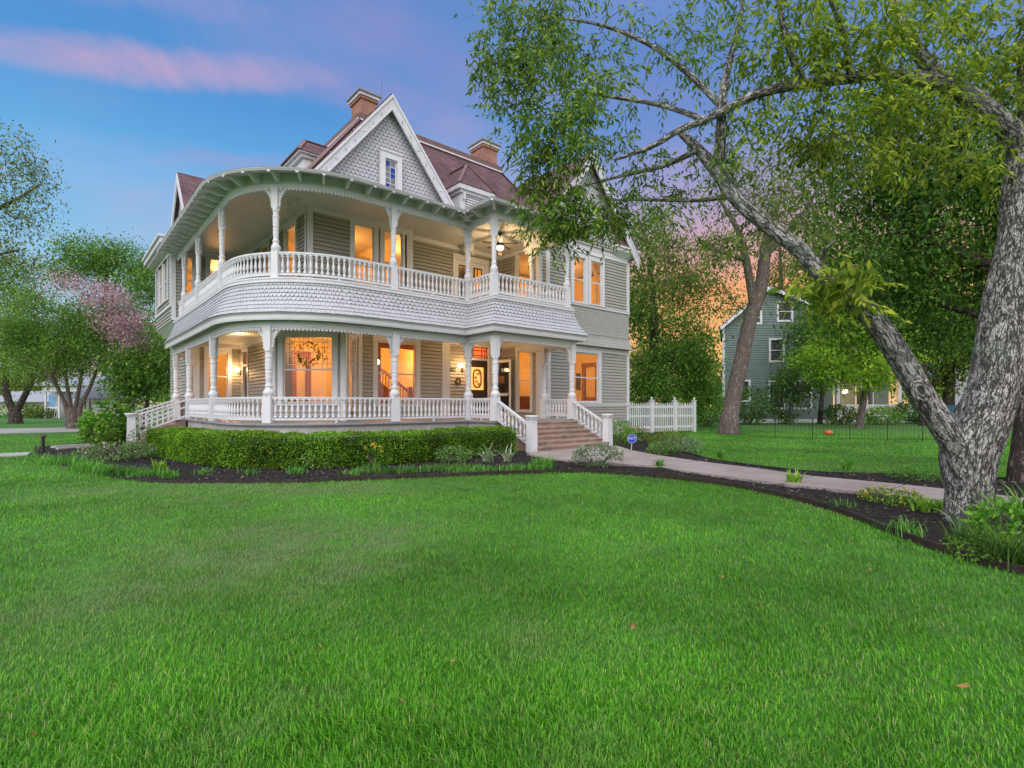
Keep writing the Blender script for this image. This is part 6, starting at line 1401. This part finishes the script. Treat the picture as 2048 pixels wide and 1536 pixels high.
# ================================================================= SKY, SUN, CAMERA
W=bpy.data.worlds.new('World'); S.world=W; W.use_nodes=True; nt=W.node_tree; N=nt.nodes; L=nt.links; N.clear()
out=N.new('ShaderNodeOutputWorld'); bg=N.new('ShaderNodeBackground'); L.new(bg.outputs[0],out.inputs[0])
tc=N.new('ShaderNodeTexCoord')
def math_(op,a,b=None,c=None):
    n=N.new('ShaderNodeMath'); n.operation=op
    for i,x in enumerate((a,b,c)):
        if x is None: continue
        if isinstance(x,(int,float)): n.inputs[i].default_value=x
        else: L.new(x,n.inputs[i])
    return n.outputs[0]
def dot(v):
    n=N.new('ShaderNodeVectorMath'); n.operation='DOT_PRODUCT'; L.new(tc.outputs['Generated'],n.inputs[0]); n.inputs[1].default_value=v; return n.outputs['Value']
def ramp(x,st,interp='LINEAR'):
    r=N.new('ShaderNodeValToRGB'); e=r.color_ramp.elements; r.color_ramp.interpolation=interp
    for i,(p,c) in enumerate(st):
        el=e[i] if i<2 else e.new(p); el.position=p; el.color=(*c,1)
    L.new(x,r.inputs[0]); return r.outputs[0]
def mix(f,a,b,t='MIX'):
    n=N.new('ShaderNodeMix'); n.data_type='RGBA'; n.blend_type=t
    for s,x in ((0,f),(6,a),(7,b)):
        if isinstance(x,(int,float)): n.inputs[s].default_value=x
        elif isinstance(x,tuple): n.inputs[s].default_value=(*x,1)
        else: L.new(x,n.inputs[s])
    return n.outputs[2]
def mr(x,a,b,c=0,d=1,sm=True):
    n=N.new('ShaderNodeMapRange'); n.interpolation_type='SMOOTHSTEP' if sm else 'LINEAR'
    L.new(x,n.inputs[0]); n.inputs[1].default_value=a; n.inputs[2].default_value=b; n.inputs[3].default_value=c; n.inputs[4].default_value=d; return n.outputs[0]
X,Y,Z=dot(tuple(RV)),dot(tuple(FV)),dot((0,0,1))
hyp=math_('SQRT',math_('ADD',math_('MULTIPLY',X,X),math_('MULTIPLY',Y,Y))); az=math_('DIVIDE',X,math_('MAXIMUM',hyp,.01))
left=ramp(Z,[(0,(.80,.62,.45)),(.06,(.66,.62,.62)),(.13,(.50,.65,.80)),(.22,(.29,.55,.80)),(.34,(.15,.44,.78)),(.46,(.085,.30,.66)),(.62,(.10,.25,.58)),(1,(.5,.6,.8))])
right=ramp(Z,[(0,(.95,.62,.30)),(.10,(.98,.52,.18)),(.20,(.95,.43,.20)),(.265,(.68,.40,.42)),(.33,(.42,.37,.56)),(.42,(.17,.29,.62)),(.55,(.11,.24,.58)),(1,(.5,.6,.8))])
col=mix(mr(az,-.12,.27),left,right)
# cloud sheet, streaked by perspective
cv=N.new('ShaderNodeCombineXYZ'); dz=math_('ADD',math_('MAXIMUM',Z,0),.12)
L.new(math_('DIVIDE',X,dz),cv.inputs[0]); L.new(math_('DIVIDE',Y,dz),cv.inputs[1])
mp=N.new('ShaderNodeMapping'); mp.inputs['Scale'].default_value=(.55,1.25,1); mp.inputs['Rotation'].default_value=(0,0,.35); mp.inputs['Location'].default_value=(.35,.2,0); L.new(cv.outputs[0],mp.inputs[0])
cn=N.new('ShaderNodeTexNoise'); cn.inputs['Scale'].default_value=1.15; cn.inputs['Detail'].default_value=7; cn.inputs['Roughness'].default_value=.52; cn.inputs['Distortion'].default_value=.5; L.new(mp.outputs[0],cn.inputs['Vector'])
cm_=mr(cn.outputs['Fac'],.44,.74); cm_=math_('MULTIPLY',cm_,mr(Z,.10,.32,.25,1))
ccol=mix(mr(az,-.1,.3),ramp(Z,[(0,(.8,.6,.5)),(.2,(.50,.52,.68)),(.38,(.55,.33,.52)),(.6,(.40,.26,.55))]),ramp(Z,[(0,(.95,.5,.3)),(.2,(.9,.42,.35)),(.36,(.50,.32,.52)),(.6,(.3,.25,.55))]))
col=mix(math_('MULTIPLY',cm_,.55),col,ccol)
# the sunset-tinted cloud banks over the house and to its right
AZ_=math_('ARCTAN2',X,Y); EL=math_('ARCSINE',Z)
fn_=N.new('ShaderNodeTexNoise'); fn_.inputs['Scale'].default_value=3.2; fn_.inputs['Detail'].default_value=8; fn_.inputs['Roughness'].default_value=.62; fn_.inputs['Distortion'].default_value=.6
ms_=N.new('ShaderNodeMapping'); ms_.inputs['Scale'].default_value=(1,1,2.6); L.new(tc.outputs['Generated'],ms_.inputs[0]); L.new(ms_.outputs[0],fn_.inputs['Vector'])
for a0,e0,ra,re,tilt,cc,op in ((-.62,.485,.28,.028,.17,(.76,.42,.52),.7),(-.40,.57,.20,.08,.3,(.42,.34,.62),.28),(-.66,.57,.2,.03,.12,(.52,.38,.64),.4),(-.03,.40,.24,.09,-.35,(.52,.38,.58),.35),(.24,.36,.24,.12,.1,(.46,.38,.62),.35),(-.62,.33,.25,.05,.0,(.40,.48,.72),.4)):
    da=math_('SUBTRACT',AZ_,a0); d1=math_('POWER',math_('ABSOLUTE',math_('DIVIDE',da,ra)),2.0); d2=math_('POWER',math_('ABSOLUTE',math_('DIVIDE',math_('SUBTRACT',math_('SUBTRACT',EL,e0),math_('MULTIPLY',da,tilt)),re)),2.0)
    q=math_('ADD',math_('ADD',d1,d2),math_('MULTIPLY',math_('SUBTRACT',fn_.outputs['Fac'],.5),-4.5)); col=mix(mr(q,1.6,-.9,0,op),col,cc)
# the sky behind the photographer: unseen, brightened with the zenith to light the house
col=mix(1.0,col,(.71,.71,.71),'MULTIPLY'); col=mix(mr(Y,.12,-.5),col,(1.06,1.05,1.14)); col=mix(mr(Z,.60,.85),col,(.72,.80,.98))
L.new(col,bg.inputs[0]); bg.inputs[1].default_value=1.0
sun=bpy.data.lights.new('sun','SUN'); sun.energy=1.2; sun.angle=R(60); sun.color=(1,.96,.93); so=bpy.data.objects.new('sun',sun); COL.objects.link(so)
sdir=Vector(-FV*.75-RV*.25+UV*.75).normalized(); so.rotation_euler=sdir.to_track_quat('Z','Y').to_euler()
cam=bpy.data.cameras.new('camera'); cam.sensor_width=36; cam.lens=FPX/2048*36; cam.shift_y=(V0-768)/2048; cam.clip_end=1500; cam.clip_start=.05
co=bpy.data.objects.new('camera',cam); COL.objects.link(co); co.location=(0,0,CZ); co.rotation_euler=(R(90),0,-math.atan2(CT,ST)); S.camera=co
S.view_settings.view_transform='Standard'; S.view_settings.look='None'; S.view_settings.exposure=.55; S.view_settings.gamma=1
S.cycles.max_bounces=8; S.cycles.transparent_max_bounces=12; S.cycles.diffuse_bounces=4; S.cycles.caustics_reflective=False; S.cycles.caustics_refractive=False; S.cycles.sample_clamp_indirect=4
